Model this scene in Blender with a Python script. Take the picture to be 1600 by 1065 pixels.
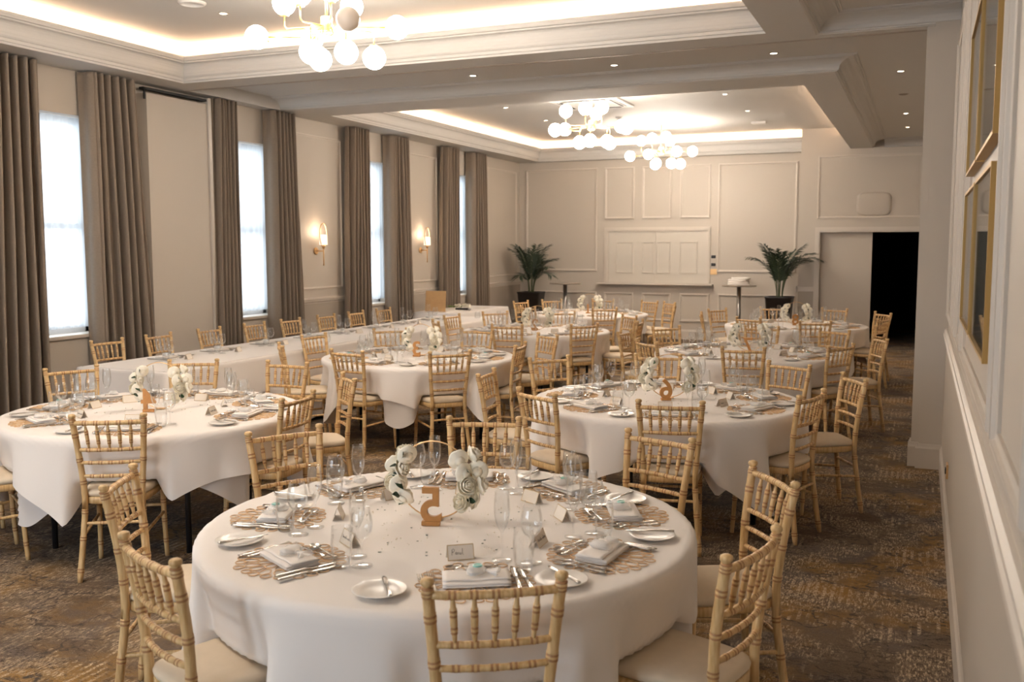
import bpy, math, random
from mathutils import Vector, Matrix
R_=random.Random(7)
PI=math.pi
sin,cos=math.sin,math.cos
rad=math.radians
for o in list(bpy.data.objects): bpy.data.objects.remove(o,do_unlink=True)
sc=bpy.context.scene
COL=sc.collection

# ------------------------------------------------------------------ camera, world, light, exposure
YAW,PITCH,ROLL=0.402609,0.0973649,-0.0013
W=Vector((-sin(YAW)*cos(PITCH),cos(YAW)*cos(PITCH),-sin(PITCH)))
Rt=Vector((cos(YAW),sin(YAW),0)); Up=Rt.cross(W)
Rr=Rt*cos(ROLL)+Up*sin(ROLL); Ur=-Rt*sin(ROLL)+Up*cos(ROLL)
cam=bpy.data.cameras.new('camera'); camo=bpy.data.objects.new('camera',cam); COL.objects.link(camo)
m=Matrix(((Rr.x,Ur.x,-W.x,0),(Rr.y,Ur.y,-W.y,0),(Rr.z,Ur.z,-W.z,1.8),(0,0,0,1)))
camo.matrix_world=m
cam.sensor_width=36; cam.lens=33.75; cam.clip_start=0.05; cam.clip_end=200
cam.dof.use_dof=True; cam.dof.focus_distance=5.2; cam.dof.aperture_fstop=4.0
sc.camera=camo
sc.view_settings.view_transform='Standard'; sc.view_settings.look='None'
sc.view_settings.exposure=1.08; sc.view_settings.gamma=1.0
try: sc.view_settings.use_curve_mapping=False
except Exception: pass
cy=sc.cycles
cy.max_bounces=10; cy.diffuse_bounces=5; cy.glossy_bounces=4; cy.transmission_bounces=6; cy.transparent_max_bounces=40
cy.caustics_reflective=False; cy.caustics_refractive=False; cy.sample_clamp_indirect=4.0
cy.use_denoising=True
try: cy.use_adaptive_sampling=True; cy.adaptive_threshold=0.02
except Exception: pass
DAY=6.5; COVE=6.5; GLOBE=27.0; SPOT=7.0; SCONCE=.5
wd=bpy.data.worlds.new('world'); sc.world=wd; wd.use_nodes=True
wn=wd.node_tree.nodes; bg=wn['Background']
bg.inputs[0].default_value=(0.88,0.94,1.0,1); bg.inputs[1].default_value=DAY

def area(name,loc,rot,sx,sy,power,color,portal=False,spread=None):
    l=bpy.data.lights.new(name,'AREA'); l.shape='RECTANGLE'; l.size=sx; l.size_y=sy; l.energy=power; l.color=color
    if portal: l.cycles.is_portal=True
    if spread: l.spread=spread
    o=bpy.data.objects.new(name,l); o.location=loc; o.rotation_euler=rot; COL.objects.link(o); return o
WIN=[0.95,3.92,6.87,9.80,12.72,15.70]
for y in WIN: area('window_portal',(-8.12,y,2.02),(0,-PI/2,0),2.15,1.2,1,(1,1,1),portal=True)
ADDED_WX=(-5.6,-3.2)   # tall unseen windows added behind the camera to supply daylight
for x in ADDED_WX: area('window_portal',(x,-3.42,1.75),(PI/2,0,0),1.5,2.5,1,(1,1,1),portal=True)

# coffers (opening rectangles) and their warm cove strips
XA,XB=-7.27,-1.24
COF=[(XA,XB,0.8,8.2),(XA,XB,10.95,18.42)]
ZL,ZH,ZC=3.53,3.67,3.91
WARM=(1.0,0.67,0.43)
for (x0,x1,y0,y1) in COF:
    z=3.785; P=COVE
    area('cove_light',(x0-.03,(y0+y1)/2,z),(PI,0,0),.05,y1-y0,P*(y1-y0),WARM)
    area('cove_light',(x1+.03,(y0+y1)/2,z),(PI,0,0),.05,y1-y0,P*(y1-y0),WARM)
    area('cove_light',((x0+x1)/2,y0-.03,z),(PI,0,0),x1-x0,.05,P*(x1-x0),WARM)
    area('cove_light',((x0+x1)/2,y1+.03,z),(PI,0,0),x1-x0,.05,P*(x1-x0),WARM)

# ------------------------------------------------------------------ materials
def new_mat(name):
    mt=bpy.data.materials.new(name); mt.use_nodes=True
    return mt,mt.node_tree.nodes,mt.node_tree.links,mt.node_tree.nodes['Principled BSDF']
def mat(name,col,rough=.6,metal=0,bump=0,bscale=200,spec=.5,var=0,vscale=8,sheen=0,trans=0):
    mt,n,l,p=new_mat(name)
    p.inputs['Base Color'].default_value=(*col,1); p.inputs['Roughness'].default_value=rough
    p.inputs['Metallic'].default_value=metal; p.inputs['Specular IOR Level'].default_value=spec
    if sheen: p.inputs['Sheen Weight'].default_value=sheen
    tc=n.new('ShaderNodeTexCoord')
    if var:
        nz=n.new('ShaderNodeTexNoise'); nz.inputs['Scale'].default_value=vscale; nz.inputs['Detail'].default_value=4
        l.new(tc.outputs['Object'],nz.inputs['Vector'])
        mx=n.new('ShaderNodeMix'); mx.data_type='RGBA'
        mx.inputs[6].default_value=(*[c*(1-var) for c in col],1); mx.inputs[7].default_value=(*[min(1,c*(1+var)) for c in col],1)
        l.new(nz.outputs[0],mx.inputs[0]); l.new(mx.outputs[2],p.inputs['Base Color'])
    if bump:
        nb=n.new('ShaderNodeTexNoise'); nb.inputs['Scale'].default_value=bscale; nb.inputs['Detail'].default_value=3
        l.new(tc.outputs['Object'],nb.inputs['Vector'])
        b=n.new('ShaderNodeBump'); b.inputs['Strength'].default_value=bump; b.inputs['Distance'].default_value=.002
        l.new(nb.outputs[0],b.inputs['Height']); l.new(b.outputs[0],p.inputs['Normal'])
    return mt
def emis(name,col,st):
    mt,n,l,p=new_mat(name)
    p.inputs['Base Color'].default_value=(*col,1); p.inputs['Emission Color'].default_value=(*col,1)
    p.inputs['Emission Strength'].default_value=st; p.inputs['Roughness'].default_value=.3
    return mt
M={}
M['wall']=mat('wall_paint',(.49,.435,.37),.55,bump=.05,bscale=120)
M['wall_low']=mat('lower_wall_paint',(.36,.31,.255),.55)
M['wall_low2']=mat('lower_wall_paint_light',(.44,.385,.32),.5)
M['ceil']=mat('ceiling_paint',(.55,.53,.50),.7)
M['trim']=mat('trim_paint',(.57,.51,.44),.4)
M['shutter']=mat('shutter_paint',(.56,.51,.44),.4)
M['curtain']=mat('curtain_fabric',(.225,.178,.135),.9,bump=.5,bscale=350,var=.12,vscale=60,sheen=.2,spec=.1)
M['pot']=mat('pot_black',(.016,.012,.011),.35)
M['soil']=mat('soil',(.03,.02,.015),.9)
M['palm']=mat('palm_leaf',(.020,.036,.018),.45,var=.4,vscale=5)
M['palm_stem']=mat('palm_stem',(.06,.08,.03),.5)
M['dark_metal']=mat('black_metal',(.01,.01,.012),.4)
M['steel']=mat('brushed_steel',(.42,.40,.38),.3,metal=1)
M['brass']=mat('brass',(.72,.46,.22),.32,metal=.75)
M['gold_frame']=mat('gold_frame',(.46,.29,.10),.42,metal=.5)
M['seatpad']=mat('seat_pad_fabric',(.68,.57,.43),.9,bump=.35,bscale=60,var=.05,vscale=30,spec=.2)
M['china']=mat('china',(.80,.75,.69),.28,spec=.35)
M['cutlery']=mat('cutlery',(.66,.62,.57),.16,metal=1)
M['mat']=mat('gold_placemat',(.68,.45,.25),.5,metal=.15)
M['napkin']=mat('napkin_linen',(.86,.80,.745),.85,bump=.2,bscale=300)
M['card']=mat('card_paper',(.78,.70,.60),.7)
M['card_edge']=mat('card_gold',(.55,.38,.18),.4)
M['ink']=mat('ink',(.12,.09,.07),.7)
M['rose']=mat('rose_petal',(.96,.90,.76),.6,spec=.3)
M['leaf']=mat('rose_leaf',(.015,.045,.015),.5)
M['numwood']=mat('number_wood',(.46,.215,.06),.5,var=.2,vscale=40)
M['tealwax']=mat('teal_seal',(.22,.50,.44),.35)
M['pearl']=mat('pearl',(.78,.70,.60),.3)
M['glitter']=mat('dark_glitter',(.05,.08,.05),.3)
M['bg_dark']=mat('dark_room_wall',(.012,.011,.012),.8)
M['white_plastic']=mat('white_plastic',(.72,.70,.67),.5)
M['black']=mat('matt_black',(.01,.01,.01),.6)
M['stonetop']=mat('bar_table_top',(.30,.25,.20),.35)
M['kraft']=mat('kraft_board',(.50,.30,.13),.6,var=.15,vscale=12)
M['art']=mat('framed_print',(.42,.40,.36),.5,var=.2,vscale=3)
M['teal']=mat('teal_sign',(.02,.35,.36),.4)
M['globe']=emis('globe_glass',(1.0,.89,.77),GLOBE)
M['globe_off']=mat('globe_glass_off',(.86,.76,.66),.25)
M['shade']=emis('sconce_shade',(1.0,.86,.70),SCONCE)
M['spot']=emis('downlight_lamp',(1.0,.86,.66),SPOT)
M['led']=emis('led_strip',(1.0,.70,.45),6.0)
M['foliage']=mat('pale_green_foliage',(.16,.24,.05),.6)
M['mic']=mat('microphone_black',(.012,.012,.012),.45)
M['petal_w']=mat('white_flowers',(.80,.80,.78),.6)

def wood():
    mt,n,l,p=new_mat('limewashed_wood')
    tc=n.new('ShaderNodeTexCoord'); mp=n.new('ShaderNodeMapping'); mp.inputs['Scale'].default_value=(60,60,5)
    nz=n.new('ShaderNodeTexNoise'); nz.inputs['Scale'].default_value=1.6; nz.inputs['Detail'].default_value=5
    l.new(tc.outputs['Object'],mp.inputs[0]); l.new(mp.outputs[0],nz.inputs['Vector'])
    r=n.new('ShaderNodeValToRGB'); r.color_ramp.elements[0].position=.3; r.color_ramp.elements[1].position=.75
    r.color_ramp.elements[0].color=(.53,.32,.125,1); r.color_ramp.elements[1].color=(.77,.56,.295,1)
    l.new(nz.outputs[0],r.inputs[0]); l.new(r.outputs[0],p.inputs['Base Color'])
    p.inputs['Roughness'].default_value=.42
    return mt
M['wood']=wood()
M['ring']=mat('wood_ring_groove',(.40,.20,.085),.5)

def cloth_mat(name,col):
    mt,n,l,p=new_mat(name)
    p.inputs['Base Color'].default_value=(*col,1); p.inputs['Roughness'].default_value=.75
    p.inputs['Specular IOR Level'].default_value=.25; p.inputs['Sheen Weight'].default_value=.1
    tc=n.new('ShaderNodeTexCoord'); nz=n.new('ShaderNodeTexNoise'); nz.inputs['Scale'].default_value=2.2; nz.inputs['Detail'].default_value=3
    b=n.new('ShaderNodeBump'); b.inputs['Strength'].default_value=.35; b.inputs['Distance'].default_value=.02
    l.new(tc.outputs['Object'],nz.inputs['Vector']); l.new(nz.outputs[0],b.inputs['Height']); l.new(b.outputs[0],p.inputs['Normal'])
    return mt
M['cloth']=cloth_mat('white_linen',(.82,.765,.715))
M['cloth2']=cloth_mat('grey_white_linen',(.70,.66,.63))

def carpet():
    mt,n,l,p=new_mat('patterned_carpet')
    tc=n.new('ShaderNodeTexCoord')
    def noise(sc_,det=6,rough=.6,dist=0,mp=None):
        a=n.new('ShaderNodeTexNoise'); a.inputs['Scale'].default_value=sc_; a.inputs['Detail'].default_value=det
        a.inputs['Roughness'].default_value=rough; a.inputs['Distortion'].default_value=dist
        if mp:
            m_=n.new('ShaderNodeMapping'); m_.inputs['Scale'].default_value=mp; l.new(tc.outputs['Object'],m_.inputs[0]); l.new(m_.outputs[0],a.inputs['Vector'])
        else: l.new(tc.outputs['Object'],a.inputs['Vector'])
        return a.outputs[0]
    def ramp(s,a,b,ca=(0,0,0,1),cb=(1,1,1,1)):
        r=n.new('ShaderNodeValToRGB'); r.color_ramp.elements[0].position=a; r.color_ramp.elements[1].position=b
        r.color_ramp.elements[0].color=ca; r.color_ramp.elements[1].color=cb; l.new(s,r.inputs[0]); return r.outputs[0]
    def mix(f,a,b):
        x=n.new('ShaderNodeMix'); x.data_type='RGBA'; l.new(f,x.inputs[0])
        for i,v in ((6,a),(7,b)):
            if isinstance(v,tuple): x.inputs[i].default_value=v
            else: l.new(v,x.inputs[i])
        return x.outputs[2]
    def mul(a,b):
        x=n.new('ShaderNodeMath'); x.operation='MULTIPLY'; l.new(a,x.inputs[0]); l.new(b,x.inputs[1]); return x.outputs[0]
    base=mix(ramp(noise(1.3,5,.6,.4),.46,.62),(.125,.085,.053,1),(.25,.135,.034,1))
    base=mix(ramp(noise(2.3,5,.6,.3),.50,.62),base,(.115,.088,.072,1))
    dark=mul(ramp(noise(14,8,.75,.6,(1.0,2.2,1)),.50,.60),ramp(noise(1.7,3,.5,1.0),.35,.6))
    base=mix(dark,base,(.028,.019,.014,1))
    cream=mul(ramp(noise(48,6,.85,0,(2.0,.45,1)),.50,.58),ramp(noise(1.9,5,.7,1.2),.45,.56))
    base=mix(cream,base,(.56,.43,.29,1))
    sx=n.new('ShaderNodeSeparateXYZ'); l.new(tc.outputs['Object'],sx.inputs[0])
    m1=n.new('ShaderNodeMath'); m1.operation='MULTIPLY'; m1.inputs[1].default_value=150.0; l.new(sx.outputs[0],m1.inputs[0])
    m2=n.new('ShaderNodeMath'); m2.operation='SINE'; l.new(m1.outputs[0],m2.inputs[0])
    hat=mul(mul(ramp(m2.outputs[0],.1,.5),ramp(noise(70,4,.8),.46,.54)),ramp(noise(2.6,4,.7,.8),.54,.62))
    base=mix(hat,base,(.56,.43,.29,1))
    sp=ramp(noise(90,3,.8),.50,.70)
    base=mix(sp,base,mix(ramp(noise(260,2,.5),.4,.6),(.045,.03,.02,1),(.30,.22,.14,1)))
    # thin curling vine lines
    wv=n.new('ShaderNodeTexVoronoi'); wv.feature='DISTANCE_TO_EDGE'; wv.inputs['Scale'].default_value=1.7
    nv=n.new('ShaderNodeTexNoise'); nv.inputs['Scale'].default_value=2.5; nv.inputs['Detail'].default_value=3
    l.new(tc.outputs['Object'],nv.inputs['Vector'])
    va=n.new('ShaderNodeVectorMath'); va.operation='MULTIPLY_ADD'; va.inputs[1].default_value=(1.4,1.4,0)
    l.new(nv.outputs[1],va.inputs[0]); l.new(tc.outputs['Object'],va.inputs[2]); l.new(va.outputs[0],wv.inputs['Vector'])
    ln=mul(ramp(wv.outputs[0],.012,.03,(1,1,1,1),(0,0,0,1)),ramp(noise(25,4,.8),.42,.55))
    base=mix(ln,base,(.06,.045,.035,1))
    l.new(base,p.inputs['Base Color']); p.inputs['Roughness'].default_value=.95; p.inputs['Specular IOR Level'].default_value=.15
    p.inputs['Sheen Weight'].default_value=.04
    b=n.new('ShaderNodeBump'); b.inputs['Strength'].default_value=.6; b.inputs['Distance'].default_value=.004
    l.new(noise(220,3,.7),b.inputs['Height']); l.new(b.outputs[0],p.inputs['Normal'])
    return mt
M['carpet']=carpet()

def glass(name,tint,base=.045,k=.75,gl=1.0):
    mt=bpy.data.materials.new(name); mt.use_nodes=True; n=mt.node_tree.nodes; l=mt.node_tree.links
    n.remove(n['Principled BSDF']); out=n['Material Output']
    t=n.new('ShaderNodeBsdfTransparent'); t.inputs[0].default_value=(*tint,1)
    g=n.new('ShaderNodeBsdfGlossy'); g.inputs['Roughness'].default_value=.02; g.inputs[0].default_value=(gl,gl,gl,1)
    lw=n.new('ShaderNodeLayerWeight'); lw.inputs[0].default_value=.22
    mm=n.new('ShaderNodeMath'); mm.operation='MULTIPLY_ADD'; mm.inputs[1].default_value=k; mm.inputs[2].default_value=base
    l.new(lw.outputs['Fresnel'],mm.inputs[0])
    mx=n.new('ShaderNodeMixShader'); l.new(mm.outputs[0],mx.inputs[0]); l.new(t.outputs[0],mx.inputs[1]); l.new(g.outputs[0],mx.inputs[2])
    l.new(mx.outputs[0],out.inputs[0]); return mt
M['glass']=glass('drinking_glass',(.985,.99,.992),.03,k=.42)
M['pane']=glass('window_glass',(.96,.98,1.0),.03)
M['picglass']=glass('picture_glass',(.95,.96,.96),.04)

def sheer():
    mt=bpy.data.materials.new('sheer_voile'); mt.use_nodes=True; n=mt.node_tree.nodes; l=mt.node_tree.links
    n.remove(n['Principled BSDF']); out=n['Material Output']
    t=n.new('ShaderNodeBsdfTransparent'); t.inputs[0].default_value=(1,1,1,1)
    tr=n.new('ShaderNodeBsdfTranslucent'); tr.inputs[0].default_value=(.27,.285,.295,1)
    d=n.new('ShaderNodeBsdfDiffuse'); d.inputs[0].default_value=(.85,.86,.87,1)
    a=n.new('ShaderNodeMixShader'); a.inputs[0].default_value=.35; l.new(tr.outputs[0],a.inputs[1]); l.new(d.outputs[0],a.inputs[2])
    b=n.new('ShaderNodeMixShader'); b.inputs[0].default_value=.95; l.new(t.outputs[0],b.inputs[1]); l.new(a.outputs[0],b.inputs[2])
    l.new(b.outputs[0],out.inputs[0]); return mt
M['sheer']=sheer()
def organza():
    mt=bpy.data.materials.new('organza'); mt.use_nodes=True; n=mt.node_tree.nodes; l=mt.node_tree.links
    p=n['Principled BSDF']; p.inputs['Base Color'].default_value=(.93,.90,.86,1); p.inputs['Roughness'].default_value=.5
    t=n.new('ShaderNodeBsdfTransparent'); mx=n.new('ShaderNodeMixShader'); mx.inputs[0].default_value=.5
    l.new(t.outputs[0],mx.inputs[1]); l.new(p.outputs[0],mx.inputs[2]); l.new(mx.outputs[0],n['Material Output'].inputs[0]); return mt
M['organza']=organza()

# ------------------------------------------------------------------ mesh helpers
class MB:
    def __init__(s): s.v=[]; s.f=[]; s.m=[]; s.sm=[]
    def add(s,vs,fs,mi=0,smooth=True):
        b=len(s.v); s.v+= [tuple(v) for v in vs]
        for f in fs: s.f.append([i+b for i in f]); s.m.append(mi); s.sm.append(smooth)
    def box(s,x0,x1,y0,y1,z0,z1,mi=0):
        vs=[(x,y,z) for z in (z0,z1) for y in (y0,y1) for x in (x0,x1)]
        s.add(vs,[(0,2,3,1),(4,5,7,6),(0,1,5,4),(2,6,7,3),(0,4,6,2),(1,3,7,5)],mi,False)
    def bbox(s,x0,x1,y0,y1,z0,z1,b=.003,mi=0):   # box with softened edges (inset top/bottom)
        rings=[]
        for z,i in ((z0,b),(z0+b,0),(z1-b,0),(z1,b)):
            rings.append([(x0+i+b*0,y0+i,z),(x1-i,y0+i,z),(x1-i,y1-i,z),(x0+i,y1-i,z)])
        vs=[v for r in rings for v in r]; fs=[(3,2,1,0),(12,13,14,15)]
        for k in range(3):
            for i in range(4): fs.append((k*4+i,k*4+(i+1)%4,k*4+4+(i+1)%4,k*4+4+i))
        s.add(vs,fs,mi,False)
    def lathe(s,prof,n=24,c=(0,0,0),mi=0,cap0=False,cap1=False):
        vs=[]; fs=[]
        for (r,z) in prof:
            for i in range(n):
                a=2*PI*i/n; vs.append((c[0]+r*cos(a),c[1]+r*sin(a),c[2]+z))
        for k in range(len(prof)-1):
            for i in range(n):
                j=(i+1)%n; fs.append((k*n+i,k*n+j,(k+1)*n+j,(k+1)*n+i))
        if cap0: fs.append(tuple(range(n-1,-1,-1)))
        if cap1: fs.append(tuple((len(prof)-1)*n+i for i in range(n)))
        s.add(vs,fs,mi,True)
    def tube(s,pts,rs,n=8,mi=None,closed=False,cap=True,flat=1.0,up=None):
        pts=[Vector(p) for p in pts]; N=len(pts)
        if not hasattr(rs,'__len__'): rs=[rs]*N
        vs=[]; prev=None
        for i,p in enumerate(pts):
            if closed: t=pts[(i+1)%N]-pts[i-1]
            else: t=pts[min(i+1,N-1)]-pts[max(i-1,0)]
            t.normalize()
            ref=Vector(up) if up else (prev if prev is not None else (Vector((0,0,1)) if abs(t.z)<.9 else Vector((1,0,0))))
            a=ref-t*ref.dot(t)
            if a.length<1e-6: a=Vector((1,0,0))-t*t.x
            a.normalize(); b=t.cross(a); prev=a
            for k in range(n):
                an=2*PI*k/n; vs.append(p+a*(rs[i]*flat*cos(an))+b*(rs[i]*sin(an)))
        b0=len(s.v); s.v+=[tuple(v) for v in vs]
        last=N if closed else N-1
        for i in range(last):
            j=(i+1)%N; mm=mi[i] if hasattr(mi,'__len__') else (mi or 0)
            for k in range(n):
                k2=(k+1)%n; s.f.append([b0+i*n+k,b0+i*n+k2,b0+j*n+k2,b0+j*n+k]); s.m.append(mm); s.sm.append(True)
        if cap and not closed:
            m0=mi[0] if hasattr(mi,'__len__') else (mi or 0)
            s.f.append([b0+k for k in range(n-1,-1,-1)]); s.m.append(m0); s.sm.append(False)
            s.f.append([b0+(N-1)*n+k for k in range(n)]); s.m.append(m0); s.sm.append(False)
    def rings(s,rs,mi=0,cap0=False,cap1=False,smooth=True,closed=True):
        n=len(rs[0]); vs=[v for r in rs for v in r]; fs=[]
        for k in range(len(rs)-1):
            for i in range(n if closed else n-1):
                j=(i+1)%n; fs.append((k*n+i,k*n+j,(k+1)*n+j,(k+1)*n+i))
        if cap0: fs.append(tuple(range(n-1,-1,-1)))
        if cap1: fs.append(tuple((len(rs)-1)*n+i for i in range(n)))
        s.add(vs,fs,mi,smooth)
    def mesh(s,name,mats):
        me=bpy.data.meshes.new(name); me.from_pydata(s.v,[],s.f)
        for x in (mats if isinstance(mats,(list,tuple)) else [mats]): me.materials.append(M[x])
        me.polygons.foreach_set('material_index',s.m); me.polygons.foreach_set('use_smooth',s.sm)
        me.update(); return me
def link(name,data,parent=None,loc=(0,0,0),rz=0,rot=None,scale=None):
    o=bpy.data.objects.new(name,data); COL.objects.link(o)
    if parent: o.parent=parent
    o.location=loc; o.rotation_euler=rot if rot else (0,0,rz)
    if scale: o.scale=scale
    return o
def obj(name,mb,mats,parent=None,loc=(0,0,0),rz=0,rot=None): return link(name,mb.mesh(name,mats),parent,loc,rz,rot)
def tag(o,label=None,cat=None,group=None,kind=None):
    if label: o['label']=label
    if cat: o['category']=cat
    if group: o['group']=group
    if kind: o['kind']=kind
    return o
def thing(name,label,cat,loc=(0,0,0),rz=0,group=None,rot=None):
    o=bpy.data.objects.new(name,None); COL.objects.link(o); o.location=loc; o.rotation_euler=rot if rot else (0,0,rz)
    o.empty_display_size=.05
    return tag(o,label,cat,group)
USED=set(); KIDS={}
def kids(o):
    if o.name not in KIDS: KIDS[o.name]=[c for c in bpy.data.objects if c.parent==o]
    return KIDS[o.name]
def copy_tree(o,parent=None):
    c=o.copy(); COL.objects.link(c)
    if parent: c.parent=parent
    KIDS[c.name]=[]
    for k in kids(o): KIDS[c.name].append(copy_tree(k,c))
    return c
def put(proto,loc,rz,label,cat,group):
    if proto.name not in USED: USED.add(proto.name); o=proto; kids(o)
    else: o=copy_tree(proto)
    o.location=loc; o.rotation_euler=(0,0,rz); return tag(o,label,cat,group)
def struct(name,mb,mats): return tag(obj(name,mb,mats),kind='structure')

def sweep(mb,path,prof,closed=False,mi=0,smooth=False):
    """path: xy points; prof: (offset to the left of travel, z); mitred"""
    N=len(path); P=[Vector((p[0],p[1])) for p in path]; cols=[]
    for i in range(N):
        def nrm(a,b):
            d=(b-a).normalized(); return Vector((-d.y,d.x))
        if closed: n1=nrm(P[i-1],P[i]); n2=nrm(P[i],P[(i+1)%N])
        else:
            n1=nrm(P[max(i-1,0)],P[max(i,1)]); n2=nrm(P[min(i,N-2)],P[min(i+1,N-1)])
        mt=(n1+n2); mt=mt/ (mt.length_squared/2) if mt.length>1e-6 else n1
        cols.append([(P[i].x+mt.x*d,P[i].y+mt.y*d,z) for d,z in prof])
    L=len(prof); vs=[v for c in cols for v in c]; fs=[]
    for i in range(N if closed else N-1):
        j=(i+1)%N
        for k in range(L-1): fs.append((i*L+k,j*L+k,j*L+k+1,i*L+k+1))
    mb.add(vs,fs,mi,smooth)

def wall_frame(mb,plane,pos,sgn,a0,a1,z0,z1,w=.035,t=.018):
    """raised moulding rectangle on a wall. plane 'x': wall at x=pos facing sgn, runs in y; plane 'y': wall at y=pos"""
    prof=[(0,0),(0,t*.6),(w*.2,t*.6),(w*.3,t),(w*.55,t),(w*.65,t*.55),(w,t*.4),(w,0)]
    rect=[(a0,z0),(a1,z0),(a1,z1),(a0,z1)]
    cols=[]
    for i,(a,z) in enumerate(rect):
        sa=1 if a==a0 else -1; sz=1 if z==z0 else -1
        col=[]
        for d,h in prof:
            aa=a+sa*d; zz=z+sz*d
            col.append((pos+sgn*h,aa,zz) if plane=='x' else (aa,pos+sgn*h,zz))
        cols.append(col)
    L=len(prof); vs=[v for c in cols for v in c]; fs=[]
    for i in range(4):
        j=(i+1)%4
        for k in range(L-1): fs.append((i*L+k,j*L+k,j*L+k+1,i*L+k+1))
    mb.add(vs,fs,0,False)

# ------------------------------------------------------------------ room shell
XL,XR,YB,YE,YP=-7.745,0.21,-3.2,18.6,18.25
fl=MB(); fl.add([(XL-.4,YB-.2,0),(XR+1.2,YB-.2,0),(XR+1.2,25,0),(XL-.4,25,0)],[(0,1,2,3)],0,False)
struct('floor',fl,'carpet')
# left wall with six window openings
lw=MB(); x0,x1=XL-.32,XL; ys=[YB-.2]; HW=.60; ZS,ZT=.93,3.10
for c in WIN: ys+=[c-HW,c+HW]
ys.append(YE+.3)
for i in range(0,len(ys),2): lw.box(x0,x1,ys[i],ys[i+1],0,4.0)
for c in WIN:
    lw.box(x0,x1,c-HW,c+HW,0,ZS); lw.box(x0,x1,c-HW,c+HW,ZT,4.0)
struct('wall_left',lw,'wall')
# right wall, back wall, end walls
rw=MB(); rw.box(XR,XR+.2,YB-.2,YP,0,4.0); struct('wall_right',rw,'wall')
bw=MB(); xs=[XL-.32]
for x in ADDED_WX: xs+=[x-.75,x+.75]
xs.append(XR+.2)
for i in range(0,len(xs),2): bw.box(xs[i],xs[i+1],YB-.2,YB,0,4.0)
for x in ADDED_WX: bw.box(x-.75,x+.75,YB-.2,YB,0,.5); bw.box(x-.75,x+.75,YB-.2,YB,3.0,4.0)
for k,x in enumerate(ADDED_WX):
    f=MB(); Y=YB-.1
    for bx in ((x-.75,x-.69,.5,3.0),(x+.69,x+.75,.5,3.0),(x-.75,x+.75,.5,.58),(x-.75,x+.75,2.94,3.0),(x-.03,x+.03,.5,3.0),(x-.75,x+.75,2.2,2.26)): f.box(bx[0],bx[1],Y-.03,Y+.03,bx[2],bx[3])
    w=tag(obj('window_%d'%(7+k),f,'white_plastic'),kind='structure')  # added window out of view, put in for its daylight
    f=MB(); f.box(x-.7,x+.7,Y-.004,Y+.004,.55,2.97); obj('pane',f,'pane',w)
struct('wall_near',bw,'wall')
ew=MB(); ew.box(XL-.32,-2.08,YE,YE+.3,0,4.0)
ew.box(-2.08,-1.72,YP,YE+.3,0,4.0); ew.box(-1.72,XR+.2,YP,YE+.02,2.06,4.0); ew.box(.04,XR+.2,YP,YE+.02,0,2.06)
struct('wall_far',ew,'wall')
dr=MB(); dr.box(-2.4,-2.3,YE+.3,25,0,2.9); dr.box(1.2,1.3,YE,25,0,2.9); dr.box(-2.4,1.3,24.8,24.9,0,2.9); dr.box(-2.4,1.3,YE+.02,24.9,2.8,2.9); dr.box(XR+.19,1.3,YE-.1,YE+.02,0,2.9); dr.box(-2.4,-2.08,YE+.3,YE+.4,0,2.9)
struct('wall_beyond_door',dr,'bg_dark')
# lower wall colour below the dado, set on the wall as thin dado boarding
DZ=1.06
lo=MB()
gaps=[YB]+[v for c in WIN for v in (c-HW-.0,c+HW+.0)]+[YE]
for i in range(0,len(gaps),2):
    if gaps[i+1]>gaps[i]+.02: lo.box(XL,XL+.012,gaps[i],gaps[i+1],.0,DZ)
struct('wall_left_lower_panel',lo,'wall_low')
def dado(mb,path):
    sweep(mb,path,[(0,DZ-.035),(.012,DZ-.035),(.016,DZ-.02),(.03,DZ-.005),(.03,DZ+.01),(.04,DZ+.02),(.04,DZ+.035),(.015,DZ+.045),(0,DZ+.05)])
def skirt(mb,path,h=.19):
    sweep(mb,path,[(0,h),(.010,h),(.016,h-.02),(.024,h-.035),(.024,0)])
tr=MB()
for i in range(0,len(gaps),2):
    if gaps[i+1]>gaps[i]+.05:
        dado(tr,[(XL,gaps[i+1]),(XL,gaps[i])]) ; skirt(tr,[(XL,gaps[i+1]),(XL,gaps[i])])
for i in range(1,len(WIN)):
    a,b=WIN[i-1]+HW,WIN[i]-HW
    if i==3: continue
    wall_frame(tr,'x',XL,1,a+.22,b-.22,1.22,3.33)
wall_frame(tr,'x',XL,1,16.62,18.42,1.22,3.33)
struct('trim_1',tr,'trim')
te=MB()
for a0,a1,z0,z1 in ((-7.6,-6.05,1.31,3.38),(-5.90,-5.28,2.35,3.38),(-5.13,-4.53,2.35,3.38),(-4.37,-3.77,2.35,3.38),(-3.63,-2.16,1.31,3.38),
                    (-7.6,-6.05,.34,.905),(-5.90,-5.285,.34,.90),(-5.11,-4.52,.34,.90),(-4.35,-3.765,.34,.90),(-3.60,-2.16,.34,.90)):
    wall_frame(te,'y',YE,-1,a0,a1,z0,z1,w=.05,t=.030)
skirt(te,[(-2.08,YE),(XL,YE)])
wall_frame(te,'y',YP,-1,-1.78,.10,2.30,3.42,w=.045)
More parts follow.
